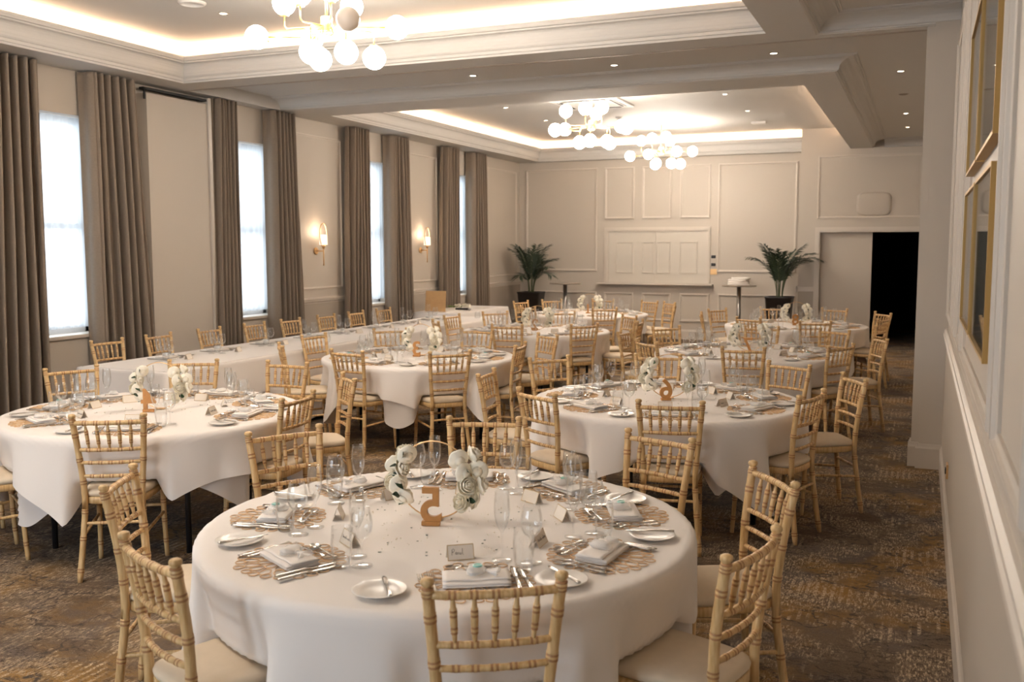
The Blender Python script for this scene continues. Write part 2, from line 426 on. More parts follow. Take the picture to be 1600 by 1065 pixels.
# step in the end wall: dado stub, architrave round the door
te.box(-2.10,-1.80,YP-.04,YP,.99,1.07); te.box(-2.105,-1.80,YP-.055,YP,1.055,1.075)
te.box(-2.12,-2.08,YP-.04,YE,.99,1.075)
te.box(-1.80,-1.71,YP-.03,YP,0,2.15); te.box(-1.71,.10,YP-.03,YP,2.06,2.15); te.box(-1.78,-1.73,YP-.042,YP-.03,0,2.13); te.box(-1.73,.10,YP-.042,YP-.03,2.085,2.13)
te.box(-2.08,-1.80,YP-.024,YP,0,.19)
struct('trim_2',te,'trim')
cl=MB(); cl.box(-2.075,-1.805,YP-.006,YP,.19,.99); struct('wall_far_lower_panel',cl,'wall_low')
# sliding door leaf half way across the opening
dl=MB(); dl.bbox(-1.73,-.83,YP+.10,YP+.145,0.01,2.07); struct('door_1',dl,'wall')
# right wall mouldings, dado, skirting
t3=MB()
sweep(t3,[(XR,YB),(XR,8.41)],[(0,1.06),(.014,1.06),(.02,1.075),(.034,1.09),(.034,1.11),(.026,1.12),(.026,1.135),(.012,1.15),(0,1.155)])
skirt(t3,[(XR,YB),(XR,8.41)],.20)
for a0,a1 in ((7.0,8.2),(6.25,6.8),(5.45,6.1),(3.05,5.28),(2.0,2.88),(.4,1.82)):
    wall_frame(t3,'x',XR,-1,a0,a1,1.25,3.35,w=.055,t=.024)
struct('trim_3',t3,'trim')
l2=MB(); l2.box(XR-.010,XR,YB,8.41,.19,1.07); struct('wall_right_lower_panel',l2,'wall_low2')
pl=MB(); pl.box(.03,XR,8.41,8.72,0,ZH); pl.box(-.03,.03,8.47,8.66,0,ZH)
skirt(pl,[(XR,8.41),(.03,8.41),(.03,8.47),(-.03,8.47),(-.03,8.66)][::1],.20)
o=struct('wall_pier_right',pl,'wall')

# ceilings
ce=MB()
def rect(x0,x1,y0,y1,z): ce.add([(x0,y0,z),(x0,y1,z),(x1,y1,z),(x1,y0,z)],[(0,1,2,3)],0,False)
CW=.19
X1=-.87; XM=X1+CW
a,b,c,d=COF[0]
rect(XL,a,YB,8.2,ZL); rect(b,X1,YB,8.2,ZL); rect(a,b,YB,c,ZL)
rect(XL,X1,8.2,8.62,ZL); rect(X1,XR,8.44,8.62,ZL)
rect(XM,XR,YB,8.25,ZH)
rect(-7.55,XR,8.62,10.09,ZH); rect(XM,XR,10.09,18.06,ZH)
rect(XL,-7.55,8.62,10.28,ZL); rect(XL,X1,10.28,10.95,ZL); rect(XL,XA,10.95,18.42,ZL); rect(XB,X1,10.95,18.42,ZL); rect(XL,X1,18.42,YE,ZL)
rect(X1,XR,18.25,YE,ZL)
ce.add([(-7.55,8.62,ZL),(-7.55,10.28,ZL),(-7.55,10.28,ZH),(-7.55,8.62,ZH)],[(0,1,2,3)],0,False)
ce.add([(-7.55,8.62,ZL),(XR,8.62,ZL),(XR,8.62,ZH),(-7.55,8.62,ZH)],[(0,1,2,3)],0,False)
for (x0,x1,y0,y1) in COF: rect(x0-.1,x1+.1,y0-.1,y1+.1,ZC)
ce.box(XL-.3,XR+.2,YB-.2,YE+.3,4.0,4.1)
struct('ceiling',ce,'ceil')
cv=MB()
h,lz=ZH,ZL
cprof=[(-.03,h),(-.03,h-.010),(-.018,h-.014),(-.012,h-.010),(0,h-.010),(0,h-.018),(.012,h-.018)]
for k in range(7):
    t=k/6*PI/2; cprof.append((.02+.13*sin(t),h-.022-.088*(1-cos(t))))
cprof+=[(.15,ZL+.022),(.165,ZL+.018),(.165,ZL+.008),(.182,ZL+.006),(CW,ZL)]
sweep(cv,[(-7.55,10.09),(XM,10.09),(XM,18.06)],cprof)
sweep(cv,[(XM,18.06),(XR,18.06)],cprof)
sweep(cv,[(XM,YB),(XM,8.25),(XR,8.25)],cprof)
struct('trim_4',cv,'ceil')
lp=MB()
z=ZL
pf=[(0,z),(0,z+.02),(.012,z+.024),(.012,z+.05),(.022,z+.056),(.03,z+.07),(.034,z+.09)]
for k in range(6):
    t=k/5*PI/2; pf.append((.036+.045*(1-cos(t)),z+.095+.09*sin(t)))
pf+=[(.095,z+.19),(.095,z+.203),(.112,z+.208),(.118,z+.222),(.125,z+.235),(.125,z+.25),(-.10,z+.25),(-.10,ZC)]
for (x0,x1,y0,y1) in COF: sweep(lp,[(x0,y0),(x1,y0),(x1,y1),(x0,y1)],pf,closed=True)
struct('trim_5',lp,'ceil')
for (x0,x1,y0,y1) in COF:
    le=MB(); q=.03
    for bx in ((x0-q-.01,x0-q+.01,y0-q,y1+q),(x1+q-.01,x1+q+.01,y0-q,y1+q),(x0-q,x1+q,y0-q-.01,y0-q+.01),(x0-q,x1+q,y1+q-.01,y1+q+.01)):
        le.box(*bx,z+.2505,z+.256)
    struct('trim_6',le,'led')
tk=MB(); tk.box(-7.6,-.02,8.585,8.605,ZL-.004,ZL+.002); tk.box(-7.45,-.02,8.56,8.568,ZL-.002,ZL+.001)
struct('trim_7',tk,'stonetop')

# windows: sash, pane, sill; sheers and heavy curtains
wname='window_%d'
for i,c in enumerate(WIN):
    f=MB(); X=-8.0; zm=2.02
    for bx in ((X-.03,X+.03,c-HW,c-HW+.06,ZS,ZT),(X-.03,X+.03,c+HW-.06,c+HW,ZS,ZT),(X-.03,X+.03,c-HW,c+HW,ZS,ZS+.08),(X-.03,X+.03,c-HW,c+HW,ZT-.06,ZT),
               (X-.03,X+.04,c-HW,c+HW,zm-.03,zm+.03),(X-.02,X+.02,c-.012,c+.012,ZS,ZT)): f.box(*bx)
    w=tag(obj('window_%d'%(i+1),f,'white_plastic'),kind='structure')
    p=MB(); p.box(X-.004,X+.004,c-HW+.05,c+HW-.05,ZS+.05,ZT-.05); obj('pane',p,'pane',w)
    s=MB(); s.bbox(XL-.26,XL+.03,c-HW+.002,c+HW-.002,ZS-.03,ZS+.008,.006); obj('sill',s,'trim',w)
GW=['first','second','third','fourth']
names={2:'the window before the plain boxed panel',3:'the window after the plain boxed panel',4:'the window between the two wall lamps',5:'the window beside the corner palm',1:'the window behind the near chairs',0:'the window by the near wall'}
def sheer_mesh():
    mb=MB(); n=150; rows=[]
    for k,z in enumerate((0,.03,.06,.17,.2,.5,1.0,1.6,2.1)):
        row=[]
        for i in range(n+1):
            t=i/n; y=(t-.5)*1.16
            ph=t*2*PI*13
            A=.004+.010*min(1,z/.2) if z<.18 else .016
            x=A*sin(ph)+ (.012*sin(t*2*PI*4+z*.6) if z>.2 else 0)
            if z<.18: x+= -.006*(abs(sin(ph/2))**4)
            row.append((x,y,-z))
        rows.append(row)
    mb.rings(rows,closed=False); return mb.mesh('sheer_curtain','sheer')
SM=sheer_mesh()
def curtain_mesh(seed,mir):
    """local: y along wall away from window, x out into the room, z down from the rail"""
    rr=random.Random(seed); mb=MB(); n=240; rows=[]
    nf=6; ph=[rr.uniform(-.35,.35) for _ in range(nf+1)]; am=[rr.uniform(.7,1.1) for _ in range(nf+1)]
    zs=[0,.05,.12,.5,1.0,1.6,2.2,2.8,3.3,3.5]
    for z in zs:
        row=[]; fl=1+.26*(z/3.5); A=.082+.02*z/3.5
        for i in range(n+1):
            t=i/n
            if t<.16:        # return from the wall to the front
                u=t/.16; x=.02+.17*u; y=-.02+.05*u+.015*sin(u*PI*2+z*.3)
            else:
                u=(t-.16)/.84; q=u*nf; k=int(min(q,nf-1)); 
                w=am[k]*(1-(q-k))+am[k+1]*(q-k)
                sh=ph[k]*(1-(q-k))+ph[k+1]*(q-k)
                s_=sin(2*PI*q+sh+.15*sin(z*1.3+k)); s_=math.copysign(abs(s_)**.75,s_)
                x=.135+A*w*s_*(.8+.2*u)+.006*sin(z*2+u*9); y=.03+.58*u*fl+.034*cos(2*PI*q+sh)
            row.append((x,(y if not mir else -y),-z))
        rows.append(row)
    mb.rings(rows,closed=False); return mb.mesh('curtain','curtain')
CM=[(curtain_mesh(s,False),curtain_mesh(s+50,True)) for s in (1,2)]
def solid(o,t=.006):
    md=o.modifiers.new('thickness','SOLIDIFY'); md.thickness=t; md.offset=0; return o
CPOS={'R2':(7.22,.60),'L2':(6.62,.62),'L3':(9.42,.38),'R3':(10.11,.48),'L4':(12.40,.50),'R4':(13.05,.54),'L5':(15.40,.56),'R5':(15.98,.58)}
for i,c in enumerate(WIN):
    o=link('sheer_curtain',SM,loc=(-7.87,c,ZT-.005)); 
    tag(o,'white pinch-pleat sheer voile hanging inside '+names[i],'sheer curtain','sheer voile curtains in the window recesses')
    for side,mir in ((1,False),(-1,True)):
        o=link('curtain',CM[i%2][1 if mir else 0],loc=(XL+.01,c+side*.3,ZL-.012)); solid(o)
        k=('R' if side>0 else 'L')+str(i)
        yy,ww=CPOS.get(k,(c+side*.30,.60)); o.location.y=yy; o.scale.y=ww/.62
        wh='shutter-wall side' if side>0 else 'near side'
        tag(o,'heavy taupe full-length curtain on the %s of %s'%(wh,names[i].replace('the window ','window ')),'curtain','taupe curtains along the window wall')
# boxed panel that hides the folding partition
bp=MB(); bp.box(XL,-7.60,8.0,8.93,0,3.43); struct('trim_8',bp,'wall')
b2=MB(); b2.box(XL,-7.58,8.94,8.985,0,3.50); b2.box(XL,-7.62,8.985,9.02,0,3.50); struct('trim_9',b2,'trim')
b3=MB(); b3.box(-7.66,-7.595,7.96,8.93,3.46,3.485); b3.box(-7.61,-7.595,7.965,7.985,3.36,3.485); struct('gap_shade',b3,'black')  # black strip painting in the shade of the gap above the panel

# serving shutter on the far wall
sh=thing('serving_shutter','cream panelled double serving shutter in the far wall above the long shelf','shutter',(0,YE,0))
f=MB()
for bx in ((-5.89,-5.80,1.09,2.19),(-3.85,-3.76,1.09,2.19),(-5.80,-3.85,2.10,2.19)): f.box(bx[0],bx[1],-.035,0,bx[2],bx[3])
f.box(-5.87,-5.82,-.05,-.035,1.09,2.17); f.box(-3.83,-3.78,-.05,-.035,1.09,2.17); f.box(-5.82,-3.83,-.05,-.035,2.12,2.17)
obj('frame',f,'trim',sh)
def sdoor(x0,x1,fr):
    d=MB(); d.box(x0,x1,-.02,-.002,1.09,2.098)
    o=obj('door',d,'shutter',sh)
    g=MB()
    for a,b in fr: wall_frame(g,'y',-.02,-1,a,b,1.28,1.91,w=.04,t=.014)
    g.box(x1-.004 if x0<-5 else x0,x1 if x0<-5 else x0+.004,-.021,-.019,1.09,2.098)
    obj('panel_moulding',g,'shutter',o)
sdoor(-5.798,-4.841,[(-5.655,-5.285),(-5.12,-4.86)]); sdoor(-4.835,-3.853,[(-4.82,-4.53),(-4.364,-4.0)])
f=MB(); f.bbox(-6.01,-3.69,-.16,0,1.055,1.085,.006); obj('shelf',f,'trim',sh)
for (x0,x1,z0,z1,mt,lb) in ((-3.745,-3.65,1.58,1.64,'black','upper black wall switch beside the serving shutter'),(-3.745,-3.65,1.43,1.49,'black','lower black wall switch beside the serving shutter'),(-3.745,-3.64,1.28,1.365,'brass','square brass switch plate beside the serving shutter')):
    s=MB(); s.bbox(x0-.012,x1+.012,YE-.008,YE,z0-.012,z1+.012,.002,0); t=thing('wall_switch',lb,'switch',(0,0,0)); obj('plate',s,'trim' if mt=='black' else 'brass',t)
    s=MB(); s.bbox(x0+.004,x1-.004,YE-.014,YE-.008,z0,z1,.002); obj('rocker',s,mt,t)
# rounded unit over the passage door
s=MB(); rg=[]
for d,k in ((0,1.0),(.012,1.0),(.026,.95),(.032,.85)):
    r=[]
    for i in range(32):
        a=2*PI*i/32; ex=lambda v:math.copysign(abs(v)**.45,v)
        r.append((-.82+.29*k*ex(cos(a)),YP-d,2.55+.21*k*ex(sin(a))))
    rg.append(r)
s.rings(rg,cap1=True); tag(obj('wall_speaker',s,'wall'),'rounded cream wall unit above the passage door','wall unit')

# ------------------------------------------------------------------ pictures and small wall fittings on the right wall
for (y0,y1,z0,z1,lb) in ((3.18,4.16,1.45,2.05,'gold-framed picture in the lower row by the double moulding'),(4.22,5.10,1.45,2.05,'gold-framed picture in the lower row toward the pier'),
                         (3.18,4.16,2.13,2.78,'gold-framed picture in the upper row by the double moulding'),(4.22,5.10,2.13,2.78,'gold-framed picture in the upper row toward the pier')):
    t=thing('picture_frame',lb,'picture',(XR,(y0+y1)/2,z0),0,'gold-framed pictures on the panelled wall')
    w=(y1-y0)/2; h=z1-z0; f=MB()
    for bx in ((-w,-w+.012,0,h),(w-.012,w,0,h),(-w+.012,w-.012,0,.012),(-w+.012,w-.012,h-.012,h)): f.box(-.034,0,bx[0],bx[1],bx[2],bx[3])
    obj('frame',f,'gold_frame',t)
    f=MB(); f.box(-.018,-.002,-w+.012,w-.012,.012,h-.012); obj('print',f,'art',t)
    f=MB(); f.box(-.028,-.025,-w+.012,w-.012,.012,h-.012); obj('pane',f,'picglass',t)
t=thing('wall_socket','small brass socket low on the wall below the pictures','socket',(XR-.010,6.57,.39))
f=MB(); f.bbox(-.012,0,-.05,.05,-.045,.045,.003); obj('plate',f,'brass',t)
f=MB(); f.bbox(-.018,-.012,-.018,.018,-.02,.02,.002); obj('rocker',f,'black',t)

# ------------------------------------------------------------------ ceiling fittings
def downlight(x,y,z,lb):
    t=thing('downlight',lb,'downlight',(x,y,z),0,'recessed ceiling downlights')
    f=MB(); f.lathe([(.034,.0),(.034,-.004),(.044,-.007),(.05,-.004),(.05,.0)],24); obj('ring',f,'steel',t)
    f=MB(); f.lathe([(.0005,-.002),(.033,-.002)],20); o=obj('lamp',f,'spot',t)
DL=[(-4.60,9.72,ZH,'beam'),(-3.0,9.75,ZH,'beam'),(-1.40,9.78,ZH,'beam'),(-.285,11.3,ZH,'passage ceiling'),(-.285,14.85,ZH,'passage ceiling'),(-.285,16.55,ZH,'passage ceiling')]
from_px=lambda px,py,z:(lambda d:(Vector((0,0,1.8))+d*((z-1.8)/d.z)))(W+Rr*((px-800)/1500)-Ur*((py-532.5)/1500))
for (px,py,nm) in ((790,168,'by the near edge'),(853,188,'beside the hanging light'),(1133,147,'by the passage side'),(1168,173,'before the smoke detector')):
    v=from_px(px,py,ZC); DL.append((v.x,v.y,ZC,'far coffer '+nm))
v=from_px(349,21,ZC); DL.append((v.x,v.y,ZC,'near coffer by the round speaker'))
wh={'beam':['window end','middle','passage end'],'passage ceiling':['first','second','last']}
cnt={}
for x,y,zz,nm in DL:
    k=cnt.get(nm,0); cnt[nm]=k+1
    lb='small recessed downlight in the '+nm+((' toward the '+wh[nm][k]) if nm=='beam' else (', %s from the partition pier'%wh[nm][k]) if nm in wh else '')
    downlight(x,y,zz,lb)
f=MB(); f.lathe([(.001,-.012),(.03,-.014),(.055,-.004),(.06,0)],24); tag(obj('ceiling_sensor',f,'stonetop',loc=(-.285,13.0,ZH)),'flat dark round sensor between downlights in passage ceiling','sensor')
v=from_px(300,4,ZC); f=MB(); f.lathe([(.001,-.012),(.085,-.012),(.092,-.02),(.105,-.018),(.118,-.006),(.12,0)],32); tag(obj('ceiling_speaker',f,'white_plastic',loc=v),'round white speaker in the near coffer ceiling','ceiling speaker')
v=from_px(968,183,ZC); t=thing('smoke_detector','small white smoke detector in the far coffer beside the air unit','smoke detector',v)
f=MB(); f.lathe([(.001,-.05),(.03,-.05),(.045,-.035),(.05,-.02),(.065,-.012),(.07,0)],24); obj('body',f,'white_plastic',t)
v=from_px(1186,190,ZC); t=thing('ceiling_sensor_box','small white ceiling box near the far end of the coffer','sensor',v)
f=MB(); f.bbox(-.12,.12,-.08,.08,-.04,0,.008); obj('body',f,'white_plastic',t)
# air unit
v=from_px(925,160,ZC); t=thing('air_conditioner','square white ceiling air unit behind the middle chandelier','air conditioner',(v.x,v.y,ZC))
f=MB(); f.bbox(-.5,.5,-.5,.5,-.03,0,.008); f.bbox(-.30,.30,-.30,.30,-.036,-.03,.003); obj('body',f,'white_plastic',t)
for k in range(4):
    f=MB(); f.box(-.33,.33,.36,.39,-.034,-.028); f.box(-.33,.33,.42,.43,-.033,-.028); obj('vent_slot',f,'black',t,rz=k*PI/2)

# chandeliers
GM=MB(); GM.lathe([(max(.0005,.0875*sin(k*PI/16)),-.0875*cos(k*PI/16)) for k in range(17)],28); 
GMESH={k:GM.mesh('globe',k) for k in ('globe','globe_off')}
def chandelier(x,y,z,rz,lb,seed,zc=ZC):
    t=thing('chandelier',lb,'chandelier',(x,y,z),rz,'brass globe chandeliers')
    f=MB(); f.lathe([(.001,zc-z-.03),(.055,zc-z-.03),(.06,zc-z-.025),(.06,zc-z)],24); f.tube([(0,0,.05),(0,0,zc-z-.02)],.011,10); obj('rod',f,'brass',t)
    f=MB(); f.lathe([(.001,-.06),(.03,-.06),(.042,-.05),(.045,-.04),(.045,.075),(.04,.08),(.001,.08)],24); f.lathe([(.05,-.045),(.052,-.04),(.052,-.03),(.045,-.028)],24); obj('hub',f,'brass',t)
    arms=[('o',rad(d),r,h) for d,r,h in ((0,.53,.0),(180,.53,-.07),(-62,.50,-.04),(115,.48,.0))]
    arms+=[('u',rad(d),r,h) for d,r,h in ((165,.35,.14),(-135,.23,.15),(-70,.20,.17),(50,.25,.14))]
    arms+=[('d',rad(d),r,h) for d,r,h in ((-120,.18,-.15),(115,.21,-.14),(-40,.22,-.15),(20,.36,-.14))]
    for i,(kd,a,r,h) in enumerate(arms):
        ca,sa=cos(a),sin(a); f=MB()
        if kd=='o':
            z0=-.01; pts=[(.03,z0),(.14,z0),(.155,z0+h*.3),(.16,h),(.175,h),(r-.09,h)]
            f.tube([(ca*p,sa*p,q) for p,q in pts],.0065,8); g=(ca*r,sa*r,h); ax=(ca,sa,0)
            c0=Vector((ca*(r-.09),sa*(r-.09),h)); c1=c0+Vector((ca,sa,0))*.012
        else:
            s=1 if kd=='u' else -1; z0=.01*s
            f.tube([(ca*.03,sa*.03,z0),(ca*(r-.02),sa*(r-.02),z0),(ca*r,sa*r,z0+.02*s),(ca*r,sa*r,h-.03*s)],.0065,8)
            g=(ca*r,sa*r,h+.06*s); c0=Vector((ca*r,sa*r,h-.035*s)); c1=c0+Vector((0,0,.012*s))
        f.tube([c0,c0.lerp(c1,.3),c1],[.02,.038,.036],16)
        ao=obj('arm',f,'brass',t)
        off=(seed==1 and i==2); go=link('globe',GMESH['globe_off' if off else 'globe'],ao,g)
        if off: go['label']='unlit beige globe'
    return t
chandelier(-4.2,6.3,3.45,.4026,'brass chandelier with many globes hanging in the near coffer',1)
chandelier(-4.2,12.62,3.43,.75,'brass chandelier with many globes before the ceiling air unit',2)
chandelier(-4.2,16.42,3.43,.3,'brass globe chandelier closest to the serving shutter wall',3)
chandelier(-4.2,2.6,3.43,.8,'brass chandelier with many globes over the near end of the hall',4)

# wall lamps
for (y,lb) in ((11.24,'oval hoop brass wall lamp after the plain boxed panel'),(14.27,'oval hoop brass wall lamp between the two far windows')):
    t=thing('wall_lamp',lb,'wall lamp',(XL,y,1.75),0,'brass hoop wall lamps')
    f=MB(); f.tube([(0,0,0),(.012,0,0),(.016,0,0)],[.05,.05,.042],24); obj('back_plate',f,'brass',t)
    f=MB(); f.tube([(.01,0,0),(.13,0,0)],.007,8); f.tube([(.13,0,-.20),(.13,0,.05)],.008,8); f.tube([(.13,0,.03),(.13,0,.06),(.13,0,.075)],[.012,.02,.035],16); obj('arm',f,'brass',t)
    f=MB(); f.tube([(.13,.085*sin(a),.22-.16*cos(a)) for a in [2*PI*k/40 for k in range(40)]],.006,8,closed=True); obj('hoop',f,'brass',t)
    f=MB(); f.lathe([(.052,0),(.057,.005),(.052,.135),(.049,.137),(.049,.13),(.053,.01)],28,(.13,0,.085)); obj('shade',f,'shade',t)
    l=bpy.data.lights.new('sconce_light','POINT'); l.energy=1.6; l.color=(1,.74,.52); l.shadow_soft_size=.05
    o=bpy.data.objects.new('sconce_light',l); o.location=(XL+.13,y,1.92+.10); COL.objects.link(o)

# ------------------------------------------------------------------ chair
def ringed(path,rfn,nodes,gw=.0035,up=1.12,steps=14,n=10):
    """sample path(t) t 0..1 with bamboo nodes; returns pts, radii, face mats"""
    L=0; q=[Vector(path(i/20)) for i in range(21)]
    for i in range(20): L+=(q[i+1]-q[i]).length
    ts=set(i/steps for i in range(steps+1)); prof=[]
    for c in nodes:
        for dt in (-.016,-.011,-.008,-.004,0,.004,.008,.011,.016): 
            t=c+dt/L
            if 0<t<1: ts.add(t)
    ts=sorted(ts); pts=[];rs=[];ms=[]
    for t in ts:
        r=rfn(t); g=0
        for c in nodes:
            d=abs(t-c)*L
            if d<.0159:
                bump=up if d<.012 else 1.0
                if .0055<d<.0095: bump=.97
                r=rfn(c)*bump
        pts.append(path(t)); rs.append(r)
    for i in range(len(ts)-1):
        mid=(ts[i]+ts[i+1])/2; g=0
        for c in nodes:
            d=abs(mid-c)*L
            if .0035<d<.0115: g=1
        ms.append(g)
    ms.append(0)
    return pts,rs,ms
def catmull(P):
    P=[Vector(p) for p in P]; n=len(P)-1
    def f(t):
        x=min(max(t,0),1)*n; i=min(int(x),n-1); u=x-i
        p0=P[max(i-1,0)];p1=P[i];p2=P[i+1];p3=P[min(i+2,n)]
        return .5*((2*p1)+(p2-p0)*u+(2*p0-5*p1+4*p2-p3)*u*u+(3*p1-p0-3*p2+p3)*u**3)
    return f
POST=[(.180,-.235,0),(.162,-.205,.225),(.149,-.185,.45),(.165,-.198,.675),(.183,-.235,.895)]
def at_post(z): 
    f=catmull(POST); return f(z/.895)
def make_chair():
    t=thing('chiavari_chair','x','chair')
    for s in (1,-1):
        f=MB(); pa=catmull([(s*x,y,z) for x,y,z in POST])
        pts,rs,ms=ringed(pa,lambda t:.0165 if t<.9 else .0165,[.09,.26,.42,.60,.74,.88,.965],steps=16)
        rs[0]=.012
        f.tube(pts,rs,12,ms)
        f.lathe([(.012,.892),(.0125,.898),(.018,.903),(.0195,.910),(.018,.917),(.011,.921),(.0005,.922)],14,(s*.183,-.235,0),0)
        f.lathe([(.0135,.886),(.0175,.889),(.0175,.893),(.013,.896)],14,(s*.183,-.235,0),1)
        obj('back_post',f,['wood','ring'],t)
    def rail(name,z,r,nodes,bow=.018,nm='back_rail'):
        p=at_post(z); w=p.x; y=p.y; f=MB()
        pa=lambda t:(w*(2*t-1),y-bow*(1-(2*t-1)**2),z)
        pts,rs,ms=ringed(pa,lambda t:r,nodes,up=1.13,steps=12,gw=.003)
        f.tube(pts,rs,10,ms); return obj(nm,f,['wood','ring'],t)
    N=[.18,.34,.5,.66,.82]
    rail('top',.872,.0125,N,nm='top_rail'); rail('m',.722,.0105,N); rail('m',.650,.010,N); rail('m',.575,.010,N); rail('s',.315,.009,[.3,.7],bow=0,nm='stretcher')
    pt,pm=at_post(.872),at_post(.722)
    for k,u in enumerate(N):
        f=MB(); a=2*u-1
        A=Vector((pt.x*a,pt.y-.018*(1-a*a),.868)); B=Vector((pm.x*a,pm.y-.018*(1-a*a),.726))
        pa=lambda t:B.lerp(A,t)
        pts,rs,ms=ringed(pa,lambda t:.0062+.0045*sin(PI*t)**2 if t<.5 else .0062+.0045*sin(PI*t)**2,[.30,.66],up=1.15,steps=8)
        f.tube(pts,rs,8,ms); obj('spindle',f,['wood','ring'],t)
    for s in (1,-1):
        f=MB(); pa=catmull([(s*.186,.185,0),(s*.180,.172,.22),(s*.178,.165,.43)])
        pts,rs,ms=ringed(pa,lambda t:.013+.0035*t,[.25,.5,.74],steps=10); f.tube(pts,rs,12,ms); obj('leg',f,['wood','ring'],t)
        f=MB(); p=at_post(.27); A=Vector((s*p.x,p.y,.25)); B=Vector((s*.181,.173,.27))
        pts,rs,ms=ringed(lambda t:A.lerp(B,t),lambda t:.009,[.33,.66],steps=8); f.tube(pts,rs,8,ms); obj('stretcher',f,['wood','ring'],t)
    f=MB(); pts,rs,ms=ringed(lambda t:(.18*(2*t-1),.172,.31),lambda t:.009,[.33,.66],steps=8); f.tube(pts,rs,8,ms); obj('stretcher',f,['wood','ring'],t)
    def outline(k,n=44,bow=.02):
        r=[]
        for i in range(n):
            a=2*PI*i/n; c_,s_=cos(a),sin(a); e=.42
            x=math.copysign(abs(c_)**e,c_); y=math.copysign(abs(s_)**e,s_)
            wx=.165+.035*(y+1)/2
            yy=y*.195+(bow*(1-x*x) if y>0 else 0)
            r.append((x*wx*k,yy*k))
        return r
    f=MB(); O=lambda k,z:[(x,y,z) for x,y in outline(k)]
    f.rings([O(.97,.418),O(1.0,.424),O(1.0,.452),O(.98,.458)],cap0=True,cap1=True); obj('seat_frame',f,'wood',t)
    f=MB(); f.rings([O(.95,.458),O(1.0,.466),O(1.01,.476),O(.985,.488),O(.9,.497),O(.7,.503),O(.4,.506),O(.1,.507)],cap0=True,cap1=True); obj('seat_pad',f,'seatpad',t)
    return t
CH=make_chair()

# ------------------------------------------------------------------ tables and cloths
R=.915
def drape_mesh(name,a,seed,inner,chairs,N=84):
    """square cloth over the round top; chairs: (local angle, radius of the chair back) that push it in"""
    mb=MB(); rr=random.Random(seed); p1,p2,p3=[rr.uniform(0,6.28) for _ in range(3)]
    top=.764 if not inner else .760; sm=lambda x:(lambda t:t*t*(3-2*t))(min(1,max(0,x)))
    vs=[];fs=[]; Rr0=R-.012 if not inner else R-.028; br=.02
    for j in range(N+1):
        for i in range(N+1):
            u=(-1+2*i/N)*a; v=(-1+2*j/N)*a
            r=math.hypot(u,v); ph=math.atan2(v,u)
            if r<=Rr0: vs.append((u,v,top)); continue
            sq=a/max(abs(cos(ph)),abs(sin(ph))); su=a/((abs(cos(ph))**6+abs(sin(ph))**6)**(1/6))
            s=(r-Rr0)*(su-Rr0)/(sq-Rr0)
            if s<br*PI/2:
                an=s/br; rx=Rr0+br*sin(an); z=top-br*(1-cos(an))
            else:
                s2=s-br*PI/2
                corner=(cos(4*(ph-PI/4))+1)/2
                fo=.5*cos(9*ph+p1)+.3*cos(14*ph+p2)+.35*cos(5*ph+p3)
                if inner: sl=.015+.05*max(0,fo)
                else: sl=.06+.17*max(-.2,fo)+.14*corner**3
                g=s2*s2/(s2+.10)
                rx=Rr0+br+g*sl; z=top-br-s2*math.sqrt(max(.2,1-sl*sl))
                for ca,rb in chairs:
                    d=(ph-ca+PI)%(2*PI)-PI
                    if abs(d)>.5: continue
                    w=1-sm((abs(d)*rx-.20)/.10)
                    if w<=0: continue
                    k=sm((.745-z)/.2); off=.022 if inner else 0
                    if rb-.46>=.78:
                        rx=rx+(min(rx,Rr0+.012+(rb-.47-Rr0)*k)-off-rx)*w*min(1,s2*15)
                    else:
                        ex=max(0,.525-z); rt=min(rx,Rr0+.016+(.865-Rr0)*k)-ex*.5-off
                        rx=rx+(rt-rx)*w*min(1,s2*15); z=z+(max(z,.518 if not inner else .512)-z)*w
            z=max(z,.02)
            vs.append((rx*cos(ph),rx*sin(ph),z))
    for j in range(N):
        for i in range(N):
            k=j*(N+1)+i; fs.append((k,k+1,k+N+2,k+N+1))
    mb.add(vs,fs,0,True); return mb.mesh(name,'cloth2' if inner else 'cloth')
def make_round():
    t=thing('round_table','x','table')
    f=MB(); f.lathe([(.001,.725),(.885,.725),(.89,.73),(.89,.752),(.885,.757),(.001,.757)],64); obj('tabletop',f,'stonetop',t)
    for sx,sy in ((1,1),(1,-1),(-1,1),(-1,-1)):
        f=MB(); f.tube([(sx*.42,sy*.48,.725),(sx*.42,sy*.48,0)],.017,10); obj('leg',f,'dark_metal',t)
    return t
RT=make_round()
